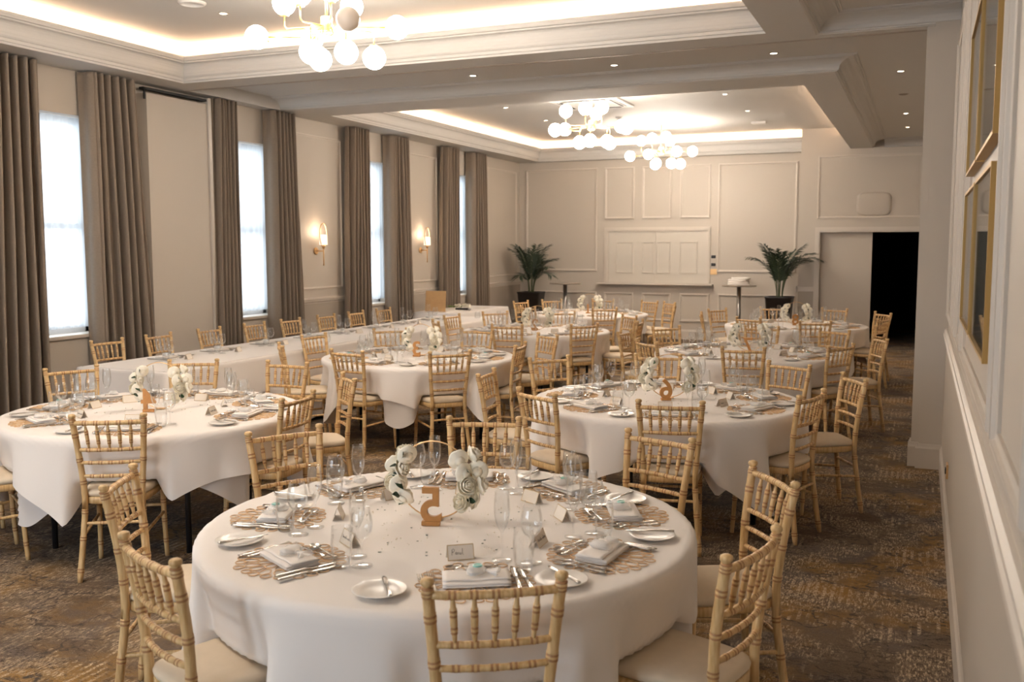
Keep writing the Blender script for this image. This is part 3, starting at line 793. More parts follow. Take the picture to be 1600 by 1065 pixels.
TABS=[ # name phrase, center, cloth rotation, digit, chairs (finial midpoints)
 ('the table numbered 5',(-1.61,3.17),-38,'5',[(-1.03,2.30),(-2.09,2.14),(-2.86,2.79),(-2.85,3.84),(-2.08,4.51),(-1.12,4.42),(-.51,3.83),(-.44,2.89)]),
 ('the table numbered 4',(-4.48,4.69),-65,'4',[(-3.99,3.85),(-5.82,5.26),(-5.3,5.98),(-4.53,6.16),(-3.45,4.79),(-3.63,5.63),(-5.08,3.62),(-5.85,4.35)]),
 ('the table numbered 6',(-1.57,6.40),-35,'6',[(-1.32,5.45),(-2.17,5.48),(-2.85,6.22),(-2.76,7.25),(-1.99,7.77),(-.91,7.56),(-.40,6.96),(-.59,6.06)]),
 ('the table numbered 3',(-4.40,8.06),-40,'3',[(-3.74,7.37),(-4.56,7.06),(-5.73,8.25),(-5.35,9.15),(-4.44,9.45),(-3.50,9.15),(-3.43,8.14),(-5.40,7.25)]),
 ('the table beyond number 3',(-4.42,11.15),-30,'2',[(-4.38,10.21),(-3.60,10.58),(-3.12,11.3),(-5.42,12.13),(-5.70,11.35),(-4.58,12.52),(-3.50,12.15),(-5.42,10.35)]),
 ('the table near the corner palm',(-4.80,14.36),-50,'1',[(-4.30,13.55),(-5.45,13.4),(-6.1,14.7),(-5.78,15.3),(-5.0,15.72),(-4.15,15.6),(-3.50,14.65),(-3.74,15.3)]),
 ('the table numbered 7',(-1.55,9.62),-30,'7',[(-1.44,8.67),(-2.38,8.85),(-2.88,9.81),(-2.62,10.58),(-1.63,10.99),(-.84,10.85),(-.35,10.08),(-.65,9.15)]),
 ('the table by the passage door',(-1.52,13.2),-45,'8',[(-1.99,12.29),(-1.15,12.0),(-.42,12.85),(-.46,13.91),(-1.14,14.60),(-2.01,14.60),(-2.70,13.92),(-2.72,12.93)]),
]
def side(th):
    k=int(round((math.degrees(th)%360)/45))%8
    return ['passage side','passage-shutter corner','shutter side','window-shutter corner','window side','window-entrance corner','entrance side','passage-entrance corner'][k],k

# ------------------------------------------------------------------ tableware prototypes
def single(name,mb,mats): return obj(name,mb,mats)
def proto_mat():
    f=MB(); rr=random.Random(4)
    for r,n,L,wd in ((.030,6,.024,.013),(.076,12,.027,.018),(.126,18,.028,.020),(.165,22,.018,.019)):
        for k in range(n):
            a=2*PI*k/n+rr.uniform(-.04,.04)+r*9; tw=rr.uniform(-.35,.35); rc=r+rr.uniform(-.004,.006)
            cx,cy_=rc*cos(a),rc*sin(a)
            pts=[]
            for q in range(12):
                b=2*PI*q/12; lx=L*cos(b); ly=wd*sin(b)*(.85+.25*cos(b))
                pts.append((cx+lx*cos(a+tw)-ly*sin(a+tw),cy_+lx*sin(a+tw)+ly*cos(a+tw),.0018))
            f.tube(pts,.0021,4,closed=True)
    return f
P={}
P['placemat']=single('placemat',proto_mat(),'mat')
def proto_napkin():
    f=MB(); path=[]
    w=.105
    # folded flat roll: layers seen from the fold end
    def layer(y0,y1,z): path.extend([(y0+(y1-y0)*k/6,z+.0008*sin(k*1.3+z*900)) for k in range(7)])
    layer(-.055,.052,.002); path+= [(.0565,.0045)]; layer(.052,-.050,.0075); path+=[(-.0565,.0105)]; layer(-.052,.053,.0135); path+=[(.0575,.0165)]; layer(.052,-.040,.0195)
    nx=14; t=.0016; up=[];dn=[]
    rows=[]
    N=len(path)
    nor=[]
    for i in range(N):
        a=path[max(i-1,0)]; b=path[min(i+1,N-1)]; dx,dz=b[0]-a[0],b[1]-a[1]; L=math.hypot(dx,dz) or 1; nor.append((-dz/L,dx/L))
    loop=[(p[0]+n_[0]*t,p[1]+n_[1]*t) for p,n_ in zip(path,nor)]+[(p[0]-n_[0]*t,p[1]-n_[1]*t) for p,n_ in list(zip(path,nor))[::-1]]
    for i in range(nx+1):
        x=-w+2*w*i/nx
        rows.append([(x+.15*y*.2,y+.001*sin(i*.9+z*300),z*(1+.06*sin(i*.7))+.0008) for y,z in loop])
    f.rings(rows,cap0=True,cap1=True); return f
P['napkin']=single('napkin',proto_napkin(),'napkin')
def proto_bag(seal):
    t=thing('favour_bag','x','favour bag'); f=MB(); rr=random.Random(9); rows=[]
    prof=[(.002,.000),(.028,.001),(.036,.010),(.034,.020),(.022,.028),(.009,.033),(.006,.037),(.013,.046),(.022,.056),(.026,.060)]
    for k,(r,h) in enumerate(prof):
        row=[]
        for i in range(28):
            a=2*PI*i/28; q=r*(1+.10*sin(5*a+k)+.08*sin(9*a)+(.35*sin(11*a) if h>.04 else 0)*.4)
            # lies on its side, neck toward +x
            x=-.035+h*1.6; y=q*cos(a)*1.15; z=max(.0004,.011+q*sin(a)*.42)
            row.append((x,y,z))
        rows.append(row)
    f.rings(rows,cap0=True); obj('bag',f,'organza',t)
    f=MB()
    for k in range(9): 
        x,y=rr.uniform(-.028,.0),rr.uniform(-.018,.018)
        f.lathe([(max(.0003,.006*sin(q*PI/6)),-.004*cos(q*PI/6)) for q in range(7)],8,(x,y,.008+.003*(k%2)))
    obj('sweets',f,'pearl',t)
    f=MB(); f.tube([(.019+.002*cos(a),.0095*cos(a),.011+.006*sin(a)) for a in [2*PI*k/16 for k in range(16)]],.0016,6,closed=True); obj('ribbon',f,'napkin',t)
    if seal:
        f=MB(); f.lathe([(.0003,.0035),(.011,.0035),(.0125,.005),(.0145,.004),(.0155,.001),(.015,0)],20,(-.004,-.006,.0245),0); o=obj('wax_seal',f,'tealwax',t); o['label']='turquoise wax seal'
    return t
P['bag']=proto_bag(False); P['bag_s']=proto_bag(True)
def bar(f,st,n=6,mi=0):
    """st: (y, halfwidth, z, thick) stations along y"""
    rows=[]
    for y,w,z,t in st: rows.append([(-w,y,z),(-w*.6,y,z-t*.5+.0003),(w*.6,y,z-t*.5+.0003),(w,y,z),(w*.6,y,z+t*.5),(-w*.6,y,z+t*.5)])
    f.rings(rows,cap0=True,cap1=True)
def proto_fork(k=1.0):
    f=MB(); bar(f,[(-.10*k,.0095*k,.004,.003),(-.085*k,.0105*k,.004,.003),(-.05*k,.0065*k,.0035,.003),(0,.0033*k,.005,.003),(.03*k,.003*k,.007,.003),(.042*k,.0085*k,.006,.0022),(.055*k,.012*k,.004,.002),(.062*k,.0122*k,.0035,.002)])
    for q in range(4):
        x=(-.0096+q*.0064)*k
        rows=[]
        for y,w,z in ((.060,.0019,.0035),(.075,.0018,.004),(.088,.0016,.0055),(.098,.0010,.0075)):
            rows.append([(x-w*k,y*k,z),(x,y*k,z-.001),(x+w*k,y*k,z),(x,y*k,z+.001)])
        f.rings(rows,cap0=True,cap1=True,smooth=False)
    return f
def proto_knife(k=1.0):
    f=MB(); bar(f,[(-.11*k,.007*k,.005,.006),(-.10*k,.0095*k,.005,.007),(-.05*k,.0075*k,.005,.007),(.0,.006*k,.005,.006),(.004*k,.0045*k,.005,.005),(.012*k,.0085*k,.004,.0025),(.06*k,.010*k,.003,.0018),(.095*k,.0095*k,.003,.0014),(.112*k,.0045*k,.003,.001)])
    return f
def proto_spoon(k=1.0):
    f=MB(); bar(f,[(-.10*k,.0095*k,.004,.003),(-.085*k,.0105*k,.004,.003),(-.05*k,.0065*k,.0035,.003),(0,.0033*k,.005,.003),(.03*k,.003*k,.0075,.003),(.037*k,.006*k,.0075,.002)])
    rows=[]
    for q in range(1,8):
        r=q/7; row=[]
        for i in range(20):
            a=2*PI*i/20; row.append((.0185*k*r*cos(a)*(1-.12*sin(a)),.062*k+.029*k*r*sin(a),.0015+.0075*r*r))
        rows.append(row)
    f.rings(rows,cap0=True); return f
P['fork']=single('dinner_fork',proto_fork(),'cutlery'); P['knife']=single('dinner_knife',proto_knife(),'cutlery')
P['spoon']=single('dessert_spoon',proto_spoon(.9),'cutlery'); P['dfork']=single('dessert_fork',proto_fork(.85),'cutlery'); P['bknife']=single('butter_knife',proto_knife(.82),'cutlery')
f=MB(); f.lathe([(.001,.003),(.045,.003),(.048,.0),(.05,.0),(.054,.0035),(.078,.012),(.083,.0145),(.0835,.016),(.081,.0165),(.058,.0095),(.05,.0065),(.001,.006)],40); P['plate']=single('side_plate',f,'china')
def lathe_obj(name,prof,n=28): f=MB(); f.lathe(prof,n); return single(name,f,'glass')
P['wine']=lathe_obj('wine_glass',[(.001,.0),(.034,.0),(.036,.0015),(.033,.003),(.012,.0055),(.0055,.010),(.0038,.02),(.0036,.07),(.0045,.082),(.010,.088),(.022,.096),(.033,.112),(.0375,.132),(.0365,.155),(.032,.178),(.0285,.192),(.0293,.1935),(.0275,.192),(.031,.178),(.0353,.155),(.0362,.132),(.0315,.113),(.02,.0985),(.006,.092),(.0005,.0915)])
P['flute']=lathe_obj('flute_glass',[(.001,.0),(.031,.0),(.033,.0015),(.03,.003),(.010,.0055),(.005,.010),(.0036,.02),(.0034,.085),(.005,.098),(.012,.108),(.021,.128),(.0265,.155),(.0275,.18),(.0255,.21),(.023,.232),(.0238,.2335),(.022,.232),(.0243,.21),(.0262,.18),(.0252,.156),(.0196,.13),(.0095,.112),(.0005,.106)])
P['tumbler']=lathe_obj('tumbler_glass',[(.001,.001),(.024,.0),(.027,.003),(.031,.03),(.0345,.06),(.0355,.085),(.034,.115),(.0315,.135),(.0325,.1365),(.0305,.135),(.0328,.115),(.0343,.085),(.0333,.06),(.0298,.032),(.026,.014),(.0005,.012)])
def proto_card(txt):
    t=thing('place_card','x','place card')
    hw,hh,sp=.045,.048,.020
    for s in (-1,1):
        f=MB(); f.add([(-hw,s*sp,0),(hw,s*sp,0),(hw,0,hh),(-hw,0,hh),(-hw,s*(sp-.0012),0),(hw,s*(sp-.0012),0),(hw,-s*.0002,hh-.002),(-hw,-s*.0002,hh-.002)],[(0,1,2,3),(7,6,5,4),(0,4,5,1),(0,3,7,4),(1,5,6,2)],0,False)
        fo=obj('card_face',f,'card',t)
        g=MB(); e=.0006*s
        def q(u,v): return (u,s*(sp*(1-v))+e,hh*v+.0003)
        for (a0,a1,b0,b1) in ((-hw,hw,.0,.05),(-hw,hw,.95,1),(-hw,-hw+.0025,0,1),(hw-.0025,hw,0,1)):
            g.add([q(a0,b0),q(a1,b0),q(a1,b1),q(a0,b1)],[(0,1,2,3)],0,False)
        obj('gold_border',g,'card_edge',fo)
    f=MB(); rr=random.Random(len(txt)*3+ord(txt[0])); pts=[]
    # handwriting on the outer (diner) face, y negative side
    def onf(u,v,s=-1): return (u,s*(sp*(1-v))-.0009,hh*v)
    n=4+len(txt)*7
    if txt=='Paul':
        strokes=[[(-.030,.35),(-.029,.72),(-.024,.76),(-.020,.66),(-.024,.55),(-.029,.54)],[(-.012,.5),(-.016,.54),(-.018,.44),(-.014,.38),(-.011,.5),(-.010,.37)],[(-.006,.52),(-.006,.40),(-.002,.38),(.001,.52),(.001,.37)],[(.006,.75),(.006,.4),(.009,.36)]]
    else:
        strokes=[]; x=-.034
        for k in range(11):
            strokes.append([(x,.42),(x+.002,.62 if k%4==0 else .52),(x+.004,.40)]); x+=.0062 if k!=5 else .011
    for st in strokes: f.tube([onf(u,v) for u,v in st],.0005,4)
    obj('handwriting',f,'ink',t); return t
P['card']=proto_card('x'); P['card_p']=proto_card('Paul')

def rose_mesh(seed):
    f=MB(); rr=random.Random(seed)
    def petal(r,a,tilt,w,h,z):
        rows=[]
        for j in range(5):
            v=j/4; row=[]
            for i in range(7):
                u=-1+2*i/6; wd=w*sin(PI*(.22+.62*v))
                an=a+u*wd; rr_=r*(.40+.85*sin(PI*(.10+.58*v)))+tilt*.010*max(0,v-.6)-.0015*u*u; zz=z+h*v-.005*u*u*v+( -.006*v**4*tilt)
                row.append((rr_*cos(an),rr_*sin(an),zz))
            rows.append(row)
        f.rings(rows,closed=False)
    for ring,(n,r,tl,w,h,z) in enumerate(((3,.006,.0,1.3,.022,.012),(4,.012,.1,1.05,.024,.008),(5,.018,.3,.9,.026,.002),(6,.024,.6,.80,.027,-.005),(6,.030,1.0,.78,.024,-.011))):
        o=rr.uniform(0,6)
        for k in range(n): petal(r,o+2*PI*k/n+rr.uniform(-.1,.1),tl,w,h*rr.uniform(.9,1.08),z)
    f.lathe([(.0005,.030),(.006,.028),(.009,.018),(.012,0),(.020,-.010),(.008,-.016),(.0005,-.018)],12)
    return f.mesh('rose','rose')
RM=[rose_mesh(s) for s in (1,2,3)]
f=MB(); rows=[]
for j in range(6):
    v=j/5; w=.013*sin(PI*min(.98,max(.03,v)))+.0003; rows.append([(-w,v*.045,.004*sin(PI*v)+.003),(0,v*.045,.004*sin(PI*v)),(w,v*.045,.004*sin(PI*v)+.003)])
f.rings(rows,closed=False); LEAFM=f.mesh('leaf','leaf')
def proto_hoop():
    t=thing('flower_hoop','x','centrepiece'); rr=random.Random(12); Rh=.148
    f=MB(); f.tube([(Rh*sin(a),0,Rh+.006-Rh*cos(a)) for a in [2*PI*k/56 for k in range(56)]],.0026,8,closed=True); f.bbox(-.03,.03,-.02,.02,0,.007,.002); obj('hoop',f,'brass',t)
    for s in (-1,1):
        for k,a in enumerate((62,84,106,128)):
            for q in range(2):
                an=rad(180-a)+ (0); an=rad(a); 
                x=s*Rh*sin(an); z=Rh+.006-Rh*cos(an)
                dx=s*(.024 if q else -.012)+rr.uniform(-.006,.006); dy=rr.uniform(-.012,.012)+(.018 if q else -.02)
                o=link('rose',RM[rr.randrange(3)],t,(x+dx,dy,z+rr.uniform(-.008,.008)),rot=(rr.uniform(.7,1.5) if dy<0 else rr.uniform(-1.5,-.7),rr.uniform(-.5,.5)+s*.5,rr.uniform(0,6)))
                o.scale=(1.06,)*3
        for k in range(8):
            an=rad(52+11.5*k); x=s*Rh*sin(an); z=Rh+.006-Rh*cos(an)
            link('leaf',LEAFM,t,(x,rr.uniform(-.045,-.025) if k%2 else rr.uniform(.02,.04),z),rot=(rr.uniform(-1.2,1.2),rr.uniform(-1.4,1.4),rr.uniform(0,6)))
    return t
P['hoop']=proto_hoop()

# ------------------------------------------------------------------ lay the round tables
NUMF=bpy.data.curves
def number(txt,x,y,z,rz,label):
    t=thing('table_number',label,'table number',(x,y,z),rz,'wooden table numbers')
    f=MB(); f.bbox(-.034,.034,-.014,.014,0,.017,.0015); obj('base',f,'numwood',t)
    c=bpy.data.curves.new('digit','FONT'); c.body=txt; c.size=.185; c.extrude=.0085; c.offset=.0035; c.align_x='CENTER'; c.resolution_u=8
    c.materials.append(M['numwood'])
    tmp=bpy.data.objects.new('digit',c); COL.objects.link(tmp); me=bpy.data.meshes.new_from_object(tmp); bpy.data.objects.remove(tmp,do_unlink=True)
    o=bpy.data.objects.new('digit',me); COL.objects.link(o); o.parent=t; o.location=(0,0,.0155); o.rotation_euler=(PI/2,0,0)
    return t
ZT_=.7655
G_={'placemat':'gold openwork placemats','napkin':'folded linen napkins','bag':'organza favour bags','fork':'dinner forks','knife':'dinner knives','spoon':'dessert spoons','dfork':'dessert forks','bknife':'butter knives','plate':'white side plates','wine':'stemmed wine glasses','flute':'champagne flutes','tumbler':'clear tumblers','card':'folded place cards'}
def setting(c,th,tab,sd,rr,first):
    """one place laid at angle th round a table with centre c"""
    r0=.665; ca,sa=cos(th),sin(th)
    rot=th+PI/2
    def pos(x,y): # x to the diner's right, y toward the centre
        return (c[0]+(r0-y)*ca-x*sa, c[1]+(r0-y)*sa+x*ca)
    def w(k,x,y,dz,a,label,cat,g):
        px,py=pos(x+rr.uniform(-.006,.006),y+rr.uniform(-.006,.006))
        return put(P[k],(px,py,ZT_+dz),rot+a+rr.uniform(-.05,.05),label,cat,G_[g])
    at='at the %s of %s'%(sd,tab)
    w('placemat',0,0,.0,rr.uniform(0,3),'gold openwork placemat '+at,'placemat','placemat')
    na=rr.uniform(-.15,.15)
    w('napkin',0,-.01,.0045,na,'folded white napkin '+at,'napkin','napkin')
    w('bag_s' if rr.random()<(.5 if first else .2) else 'bag',.01,.0,.026,na+rr.uniform(-.4,.4),'sheer favour bag '+at,'favour bag','bag')
    w('fork',-.128,-.005,.0045,.03,'inner dinner fork '+at,'fork','fork')
    w('fork',-.155,-.015,.003,.05,'outer dinner fork '+at,'fork','fork')
    w('knife',.128,-.012,.0045,-.03,'inner dinner knife '+at,'knife','knife')
    w('knife',.152,-.02,.003,-.02,'outer dinner knife '+at,'knife','knife')
    w('spoon',.0,.125,.0045,PI/2,'dessert spoon '+at,'spoon','spoon')
    w('dfork',.0,.095,.0045,-PI/2+.06,'dessert fork '+at,'fork','dfork')
    px,py=pos(-.295,-.04); put(P['plate'],(px,py,ZT_),0,'white side plate '+at,'plate',G_['plate'])
    put(P['bknife'],(*pos(-.295+.022,-.035),ZT_+.0155),rot+rr.uniform(-.5,.2),'butter knife on side plate '+at,'knife',G_['bknife'])
    w('tumbler',.170,.085,0,0,'clear tumbler '+at,'glass','tumbler')
    w('wine',.205,.150,0,0,'stemmed wine glass '+at,'glass','wine')
    w('flute',.118,.185,0,0,'tall champagne flute '+at,'glass','flute')
    k='card_p' if first and sd=='passage-entrance corner' else 'card'
    w(k,-.02,.235,0,rr.uniform(-.25,.25),'folded gold-edged place card '+at,'place card','card')
for ti,(tn,c,rotc,dg,chs) in enumerate(TABS):
    rr=random.Random(100+ti)
    put(RT,(c[0],c[1],0),.3*ti,'round folding table under white cloths, '+tn,'table','round banquet tables')
    pol=lambda rz:[(math.atan2(y-c[1],x-c[0])-rz,max(1.02,math.hypot(y-c[1],x-c[0]))) for x,y in chs]
    o=link('tablecloth',drape_mesh('tablecloth',1.19,3+ti*7,False,pol(rad(rotc-45))),loc=(c[0],c[1],0),rz=rad(rotc-45)); tag(o,'square white cloth draped over '+tn,'tablecloth','white overlay tablecloths')
    o=link('under_cloth',drape_mesh('under_cloth',1.13,5+ti*3,True,pol(rad(rotc+12)),64),loc=(c[0],c[1],0),rz=rad(rotc+12)); tag(o,'longer pale under cloth below the top cloth of '+tn,'tablecloth','pale under cloths')
    used={}
    for (mx,my) in chs:
        th=math.atan2(my-c[1],mx-c[0]); sd,k=side(th)
        while k in used: k=(k+1)%8; sd=['passage side','passage-shutter corner','shutter side','window-shutter corner','window side','window-entrance corner','entrance side','passage-entrance corner'][k]
        used[k]=1
        r=math.hypot(my-c[1],mx-c[0])
        if r<1.02: mx,my=c[0]+1.02*cos(th),c[1]+1.02*sin(th)
        jit=rr.uniform(-.06,.06)
        if ti==0 and k==4: jit=.2
        rot=th+PI/2+jit      # chair front (+y) points to the centre
        fx,fy=-cos(th+jit),-sin(th+jit)
        put(CH,(mx+fx*.235,my+fy*.235,0),rot,'limewashed bamboo-style chair with cream pad, %s of %s'%(sd,tn),'chair','chairs round the banquet tables')
        setting(c,th+(0 if ti else rad({0:0,7:0,6:0}.get(k,0))),tn,sd,rr,ti==0)
    # centrepiece: hoop of roses and wooden number, both turned toward the far wall
    hr=rad(12)+rr.uniform(-.15,.15) if ti else rad(8)
    put(P['hoop'],(c[0]+(-.07 if ti==0 else 0),c[1]+(.02 if ti==0 else .05),ZT_),hr,'gold hoop of white roses in the middle of '+tn,'centrepiece','rose hoop centrepieces')
    number(dg,c[0]+(-.045 if ti==0 else .005),c[1]-.06,ZT_,PI+hr+.15,'wooden table number %s seen from behind, before the rose hoop'%dg if tn[-1].isdigit() and 'numbered' in tn else 'wooden table number in the middle of '+tn)
    # scattered pearls and glitter
    f=MB(); n=150 if ti==0 else 60
    for k in range(n):
        a=rr.uniform(0,2*PI); q=.42*math.sqrt(rr.random()); s=rr.choice((.0016,.0022,.003)); x,y=q*cos(a),q*sin(a)
        if k%6==0: f.box(x-.003,x+.003,y-.003,y+.003,.0002,.0012,1)
        else: f.lathe([(max(.0002,s*sin(t*PI/4)),s-s*cos(t*PI/4)) for t in range(5)],6,(x,y,0))
    o=obj('table_confetti',f,['pearl','glitter'],loc=(c[0],c[1],ZT_)); tag(o,'scattered pearls and dark glitter in the middle of '+tn,'confetti','table confetti','stuff')

# ------------------------------------------------------------------ long head table against the windows
def rect_cloth(x0,x1,y0,y1,top,hem,seed,amp=.02):
    mb=MB(); rr=random.Random(seed); ph=[rr.uniform(0,6) for _ in range(4)]
    rc=.012; pts=[]
    def seg(ax,ay,bx,by,n): 
        for k in range(n): pts.append((ax+(bx-ax)*k/n,ay+(by-ay)*k/n))
    n1=max(8,int((x1-x0)/.04)); n2=max(8,int((y1-y0)/.04))
    seg(x0,y0,x1,y0,n1); seg(x1,y0,x1,y1,n2); seg(x1,y1,x0,y1,n1); seg(x0,y1,x0,y0,n2)
    cx,cy_=(x0+x1)/2,(y0+y1)/2; rows=[]
    N=len(pts)
    def nor(i):
        a=Vector(pts[i-1]); b=Vector(pts[(i+1)%N]); d=(b-a).normalized(); return Vector((d.y,-d.x))
    ns=[nor(i) for i in range(N)]
    per=[0]
    for i in range(1,N): per.append(per[-1]+math.hypot(pts[i][0]-pts[i-1][0],pts[i][1]-pts[i-1][1]))
    def corner(i):
        x,y=pts[i]; return math.exp(-((min(abs(x-x0),abs(x-x1))**2+min(abs(y-y0),abs(y-y1))**2))/.02)
    rows.append([(p[0]-n.x*.02,p[1]-n.y*.02,top) for p,n in zip(pts,ns)])
    for s in (.0,.01,.03,.08,.16,.26,.38,.5,.6,.68):
        row=[]
        for i,(p,n) in enumerate(zip(pts,ns)):
            q=per[i]; h=hem+(-.02 if corner(i)>.3 else 0)
            zz=top-.004-s/.68*(top-hem)
            o=.004+ (.006 if s>0 else 0)+s*amp*(.8+1.0*max(0,sin(q*3.1+ph[0]))+.7*sin(q*7.7+ph[1]))+corner(i)*s*.14
            row.append((p[0]+n.x*o,p[1]+n.y*o,zz))
        rows.append(row)
    mb.rings(rows); 
    b=len(mb.v); mb.v.append((cx,cy_,top))
    for i in range(N): mb.f.append([b,i,(i+1)%N]); mb.m.append(0); mb.sm.append(False)
    return mb
HX0,HX1,HY0,HY1=-6.78,-5.78,6.20,13.05
t=thing('long_table','long row of trestle tables under white cloth beside the windows','table',(0,0,0))
for k in range(4):
    f=MB(); a=HY0+.02+k*(HY1-HY0-.04)/4; b=a+(HY1-HY0-.04)/4-.01; f.bbox(HX0+.02,HX1-.02,a,b,.72,.755,.004); tb=obj('tabletop',f,'stonetop',t)
    for sx in (HX0+.12,HX1-.12):
        for sy in (a+.15,b-.15):
            f=MB(); f.tube([(sx,sy,.72),(sx,sy,0)],.016,8); obj('leg',f,'dark_metal',t)
tag(obj('tablecloth',rect_cloth(HX0,HX1,HY0,HY1,.764,.05,2,.05),'cloth'),'long white cloth over the row of tables beside the windows','tablecloth','rectangular tablecloths')
hw=['by the near window','next to the boxed panel','opposite the boxed panel','beneath the second window','past the second window','below the first wall lamp','beside the third window','at the shutter-wall end']
HYs=[6.98,7.69,8.46,9.24,9.94,10.72,11.46,12.2]
rr=random.Random(55)
f=MB(); f.lathe([(.001,.0),(.034,.0),(.038,.006),(.040,.05),(.037,.075),(.030,.082),(.031,.095),(.029,.095),(.028,.083),(.034,.074),(.036,.05),(.034,.012),(.001,.010)],24)
for k in range(12):
    a=2*PI*k/12; f.tube([(.0405*cos(a),.0405*sin(a),.012),(.042*cos(a),.042*sin(a),.04),(.039*cos(a),.039*sin(a),.07)],.0022,4)
JAR=single('candle_jar',f,'glass')
for k,y in enumerate(HYs):
    put(CH,(-7.255+.235,y,0),-PI/2+rr.uniform(-.08,.08),'limewashed chair on the window side of the long table, '+hw[k],'chair','chairs along the long table')
    at='on the long table '+hw[k]; X=-6.50
    put(P['plate'],(X,y+.26,ZT_),0,'white side plate '+at,'plate','side plates on the long table')
    put(P['napkin'],(X,y,ZT_+.003),PI/2+rr.uniform(-.2,.2),'folded white napkin '+at,'napkin','napkins on the long table')
    put(P['bag'],(X,y,ZT_+.025),rr.uniform(0,6),'sheer favour bag '+at,'favour bag','favour bags on the long table')
    put(P['fork'],(X,y+.13,ZT_),-PI/2,'dinner fork '+at,'fork','forks on the long table')
    put(P['knife'],(X,y-.13,ZT_),-PI/2,'dinner knife '+at,'knife','knives on the long table')
    put(P['spoon'],(X+.13,y,ZT_),rr.uniform(-.2,.2),'dessert spoon '+at,'spoon','spoons on the long table')
    put(P['wine'],(X+.20,y-.17,ZT_),0,'stemmed wine glass '+at,'glass','wine glasses on the long table')
    put(P['flute'],(X+.12,y-.23,ZT_),0,'tall champagne flute '+at,'glass','flutes on the long table')
    put(P['tumbler'],(X+.10,y-.12,ZT_),0,'clear tumbler '+at,'glass','tumblers on the long table')
    put(P['card'],(X+.24,y+.02,ZT_),-PI/2+rr.uniform(-.3,.3),'folded gold-edged place card '+at,'place card','place cards on the long table')
for y,lb in ((8.85,'by the boxed panel'),(11.6,'by the third window'),(12.75,'at the shutter-wall end')):
    put(JAR,(-5.98,y,ZT_),0,'ribbed glass candle jar on the long table edge '+lb,'candle jar','candle jars on the long table')

# small table with board, flowers and microphone
SX0,SX1,SY0,SY1=-7.42,-6.62,13.45,15.35
t=thing('side_table','cloth-covered side table before the corner palm','table',(0,0,0))
f=MB(); f.bbox(SX0+.02,SX1-.02,SY0+.02,SY1-.02,.73,.765,.004); obj('tabletop',f,'stonetop',t)
for sx in (SX0+.1,SX1-.1):
    for sy in (SY0+.1,SY1-.1):
        f=MB(); f.tube([(sx,sy,.73),(sx,sy,0)],.016,8); obj('leg',f,'dark_metal',t)
tag(obj('tablecloth',rect_cloth(SX0,SX1,SY0,SY1,.775,.06,8,.06),'cloth'),'white cloth over the side table before the corner palm','tablecloth','rectangular tablecloths')
ZS_=.777
t=thing('kraft_board','square brown kraft board standing on the side table','board',(-7.13,13.62,ZS_),.05)
f=MB(); f.bbox(-.175,.175,-.012,0,0,.33,.002); obj('board',f,'kraft',t,rot=(-.1,0,0))
f=MB(); f.bbox(-.02,.02,0,.012,0,.2,.002); obj('easel_foot',f,'kraft',t,rot=(.35,0,0),loc=(0,.09,0))
t=thing('flower_bunch','small bunch of white flowers lying on the side table','flowers',(-7.0,14.35,ZS_),.2); rr=random.Random(3)
for k in range(9): 
    o=link('bloom',RM[k%3],t,(rr.uniform(-.14,.16),rr.uniform(-.06,.06),.035+rr.uniform(0,.035)),rot=(rr.uniform(-1,1),rr.uniform(-1,1),rr.uniform(0,6)))
f=MB()
for k in range(16):
    a=rr.uniform(0,6.3); b=Vector((-.14+rr.uniform(-.1,.12),rr.uniform(-.06,.06),.02)); f.tube([b,b+Vector((cos(a)*.04,sin(a)*.04,.035)),b+Vector((cos(a)*.08,sin(a)*.08,.03))],[.004,.016,.002],5,flat=.2)
obj('foliage',f,'foliage',t)
t=thing('microphone','black handheld microphone lying on the side table','microphone',(-6.85,14.0,ZS_+.026),0)
f=MB(); f.tube([(-.11,0,0),(-.10,0,0),(.10,.0,0),(.12,0,0)],[.012,.017,.019,.020],16); obj('body',f,'mic',t)
f=MB(); f.tube([(.12,0,0),(.135,0,0),(.155,0,0),(.17,0,0)],[.02,.025,.022,.006],16); obj('grille',f,'steel',t)
for k in range(3):
    f=MB(); f.bbox(-.105,.105,-.15,.15,0,.002,.0005); tag(obj('paper_sheet',f,'card',loc=(-6.85+.02*k,14.75,ZS_+.0025*k),rz=.2*k+.1),'white sheet of paper on the side table, %s of the pile'%('bottom','middle','top')[k],'paper','papers on the side table')

# ------------------------------------------------------------------ bar tables, folded linen, palms
def bar_table(x,y,lb):
    t=thing('bar_table',lb,'bar table',(x,y,0),0,'tall round bar tables')
    f=MB(); f.lathe([(.001,1.08),(.30,1.08),(.31,1.09),(.31,1.10),(.305,1.105),(.001,1.105)],40); obj('tabletop',f,'stonetop',t)
    f=MB(); f.tube([(0,0,.02),(0,0,1.08)],.038,20); obj('pole',f,'steel',t)
    f=MB(); f.lathe([(.001,0),(.24,0),(.24,.008),(.05,.02),(.038,.03),(.001,.03)],36); obj('base',f,'steel',t)
def fx(px,py,Y):
    d=W+Rr*((px-800)/1500)-Ur*((py-532.5)/1500); return d.x/d.y*Y
YBt=17.75
bar_table(fx(883,440,YBt),YBt,'tall round bar table between the corner palm and the shutter')
xb=fx(1155,440,YBt+.05); bar_table(xb,YBt+.05,'tall bar table with folded linen beside the passage palm')
rr=random.Random(8)
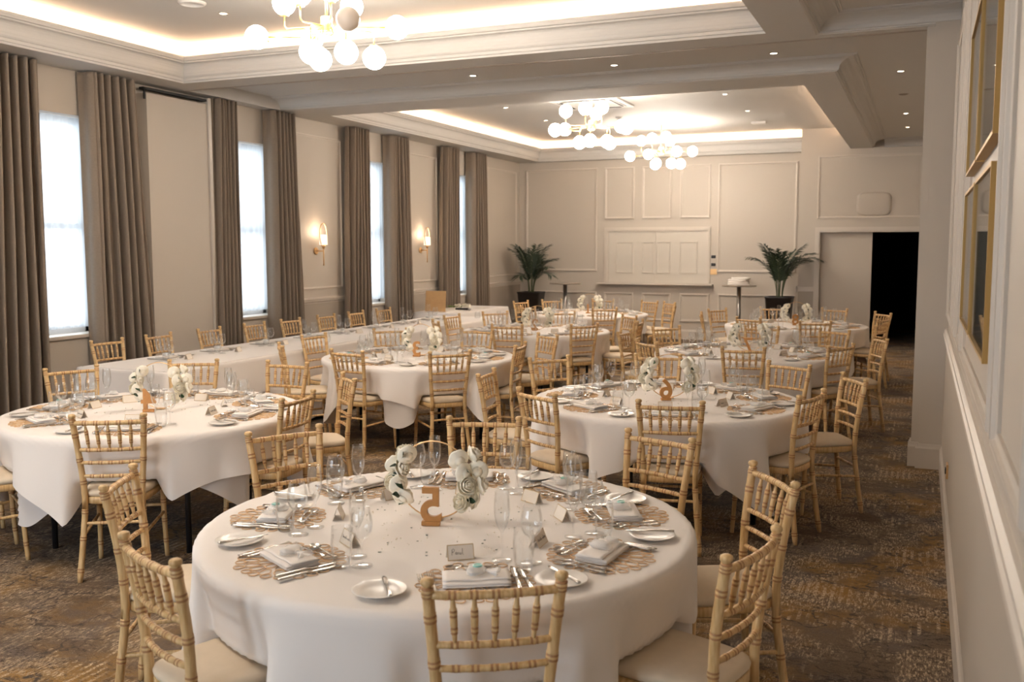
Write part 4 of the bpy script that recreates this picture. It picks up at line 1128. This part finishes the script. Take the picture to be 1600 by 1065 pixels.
for k in range(4):
    f=MB(); w,dp,h=.20-.012*k,.12,.035; rg=[]
    for zz,ins in ((0,.01),(.006,0),(h-.008,0),(h,.012)):
        rg.append([( (math.copysign(abs(cos(a))**.4,cos(a)))*(w-ins)+.006*sin(5*a+k),(math.copysign(abs(sin(a))**.4,sin(a)))*(dp-ins)+.006*cos(4*a+k),zz+.004*sin(3*a+k)*(zz>0)) for a in [2*PI*q/40 for q in range(40)]])
    f.rings(rg,cap0=True,cap1=True)
    tag(obj('folded_linen',f,'cloth',loc=(xb+rr.uniform(-.02,.03),YBt+.05,1.106+h*k),rz=rr.uniform(-.3,.3)),'folded white linen on the bar table, %s of the pile'%('bottom','second','third','top')[k],'linen','folded linen pile')
def palm(x,y,h,seed,lb,clip=None,az=None):
    t=thing('potted_palm',lb,'potted palm',(x,y,0),0,'potted palms by the far wall'); rr=random.Random(seed)
    f=MB(); sq=lambda k,z:[(k*math.copysign(abs(cos(a))**.35,cos(a)),k*math.copysign(abs(sin(a))**.35,sin(a)),z) for a in [2*PI*q/40 for q in range(40)]]
    f.rings([sq(.155,0),sq(.16,.01),sq(.235,.88),sq(.245,.89),sq(.245,.915),sq(.225,.915),sq(.215,.86)],cap0=True); obj('pot',f,'pot',t)
    f=MB(); f.rings([sq(.216,.865),sq(.1,.87),sq(.01,.872)],cap0=True,cap1=True); obj('soil',f,'soil',t)
    nF=15
    for k in range(nF):
        a=2*PI*k/nF*2.4+rr.uniform(-.2,.2); L=h*rr.uniform(.70,1.12)
        lean=rr.uniform(.12,.75) if k>5 else rr.uniform(.05,.3)
        f=MB(); g=MB(); n=16; pts=[]; r0=.05
        for i in range(n+1):
            s=i/n; ang=lean*s*1.1+ (lean*1.9)*s**2.2
            if i==0: p=Vector((r0*cos(a),r0*sin(a),.86)); 
            else: p=p+Vector((sin(ang)*cos(a),sin(ang)*sin(a),cos(ang)))*(L/n)
            q=p.copy()
            lim=.0
            if q.y+y>YE-.04: q.y=YE-.04-y
            if q.x+x<XL+.04: q.x=XL+.04-x
            if q.x+x>-2.16 and q.y+y>YP-.10: q.x=-2.16-x
            pts.append(q)
        f.tube(pts,[.007*(1-.75*i/n) for i in range(n+1)],5)
        fr=obj('frond',f,'palm_stem',t)
        lf=MB(); side_=Vector((-sin(a),cos(a),0))
        for i in range(22):
            s=.40+.60*i/21; q=s*n; i0=min(int(q),n-1); b=pts[i0].lerp(pts[i0+1],q-i0); tg=(pts[i0+1]-pts[i0])
            if tg.length<1e-5: continue
            tg.normalize()
            ln=(.10+.20*sin(PI*min(1,(s-.30)/.8)))*h/1.0*.95
            for sg in (-1,1):
                d=(side_*sg*.75+tg*.75+Vector((0,0,rr.uniform(-.1,.25)))).normalized()
                e=b+d*ln+Vector((0,0,-ln*.28)); mdl=b+d*ln*.5+Vector((0,0,-.01))
                nn=d.cross(tg); nn=nn.normalized() if nn.length>1e-5 else Vector((0,0,1)); wv=d.cross(nn).normalized()*.0105
                P4=[b,b.lerp(mdl,.6)+wv,mdl+wv*.9,e,mdl-wv*.9,b.lerp(mdl,.6)-wv]
                out=[]
                for v in P4:
                    v=v.copy()
                    if v.y+y>YE-.02: v.y=YE-.02-y
                    if v.x+x<XL+.02: v.x=XL+.02-x
                    if v.x+x>-2.14 and v.y+y>YP-.06: v.x=-2.14-x
                    out.append(v)
                lf.add(out,[(0,1,5),(1,2,4,5),(2,3,4)],0,False)
        obj('leaflets',lf,'palm',fr)
    return t
palm(fx(830,455,17.85),17.85,1.02,5,'potted palm in tall black planter in the window-wall corner')
palm(fx(1218,455,17.7),17.7,1.02,17,'potted palm in tall black planter beside the passage wall')
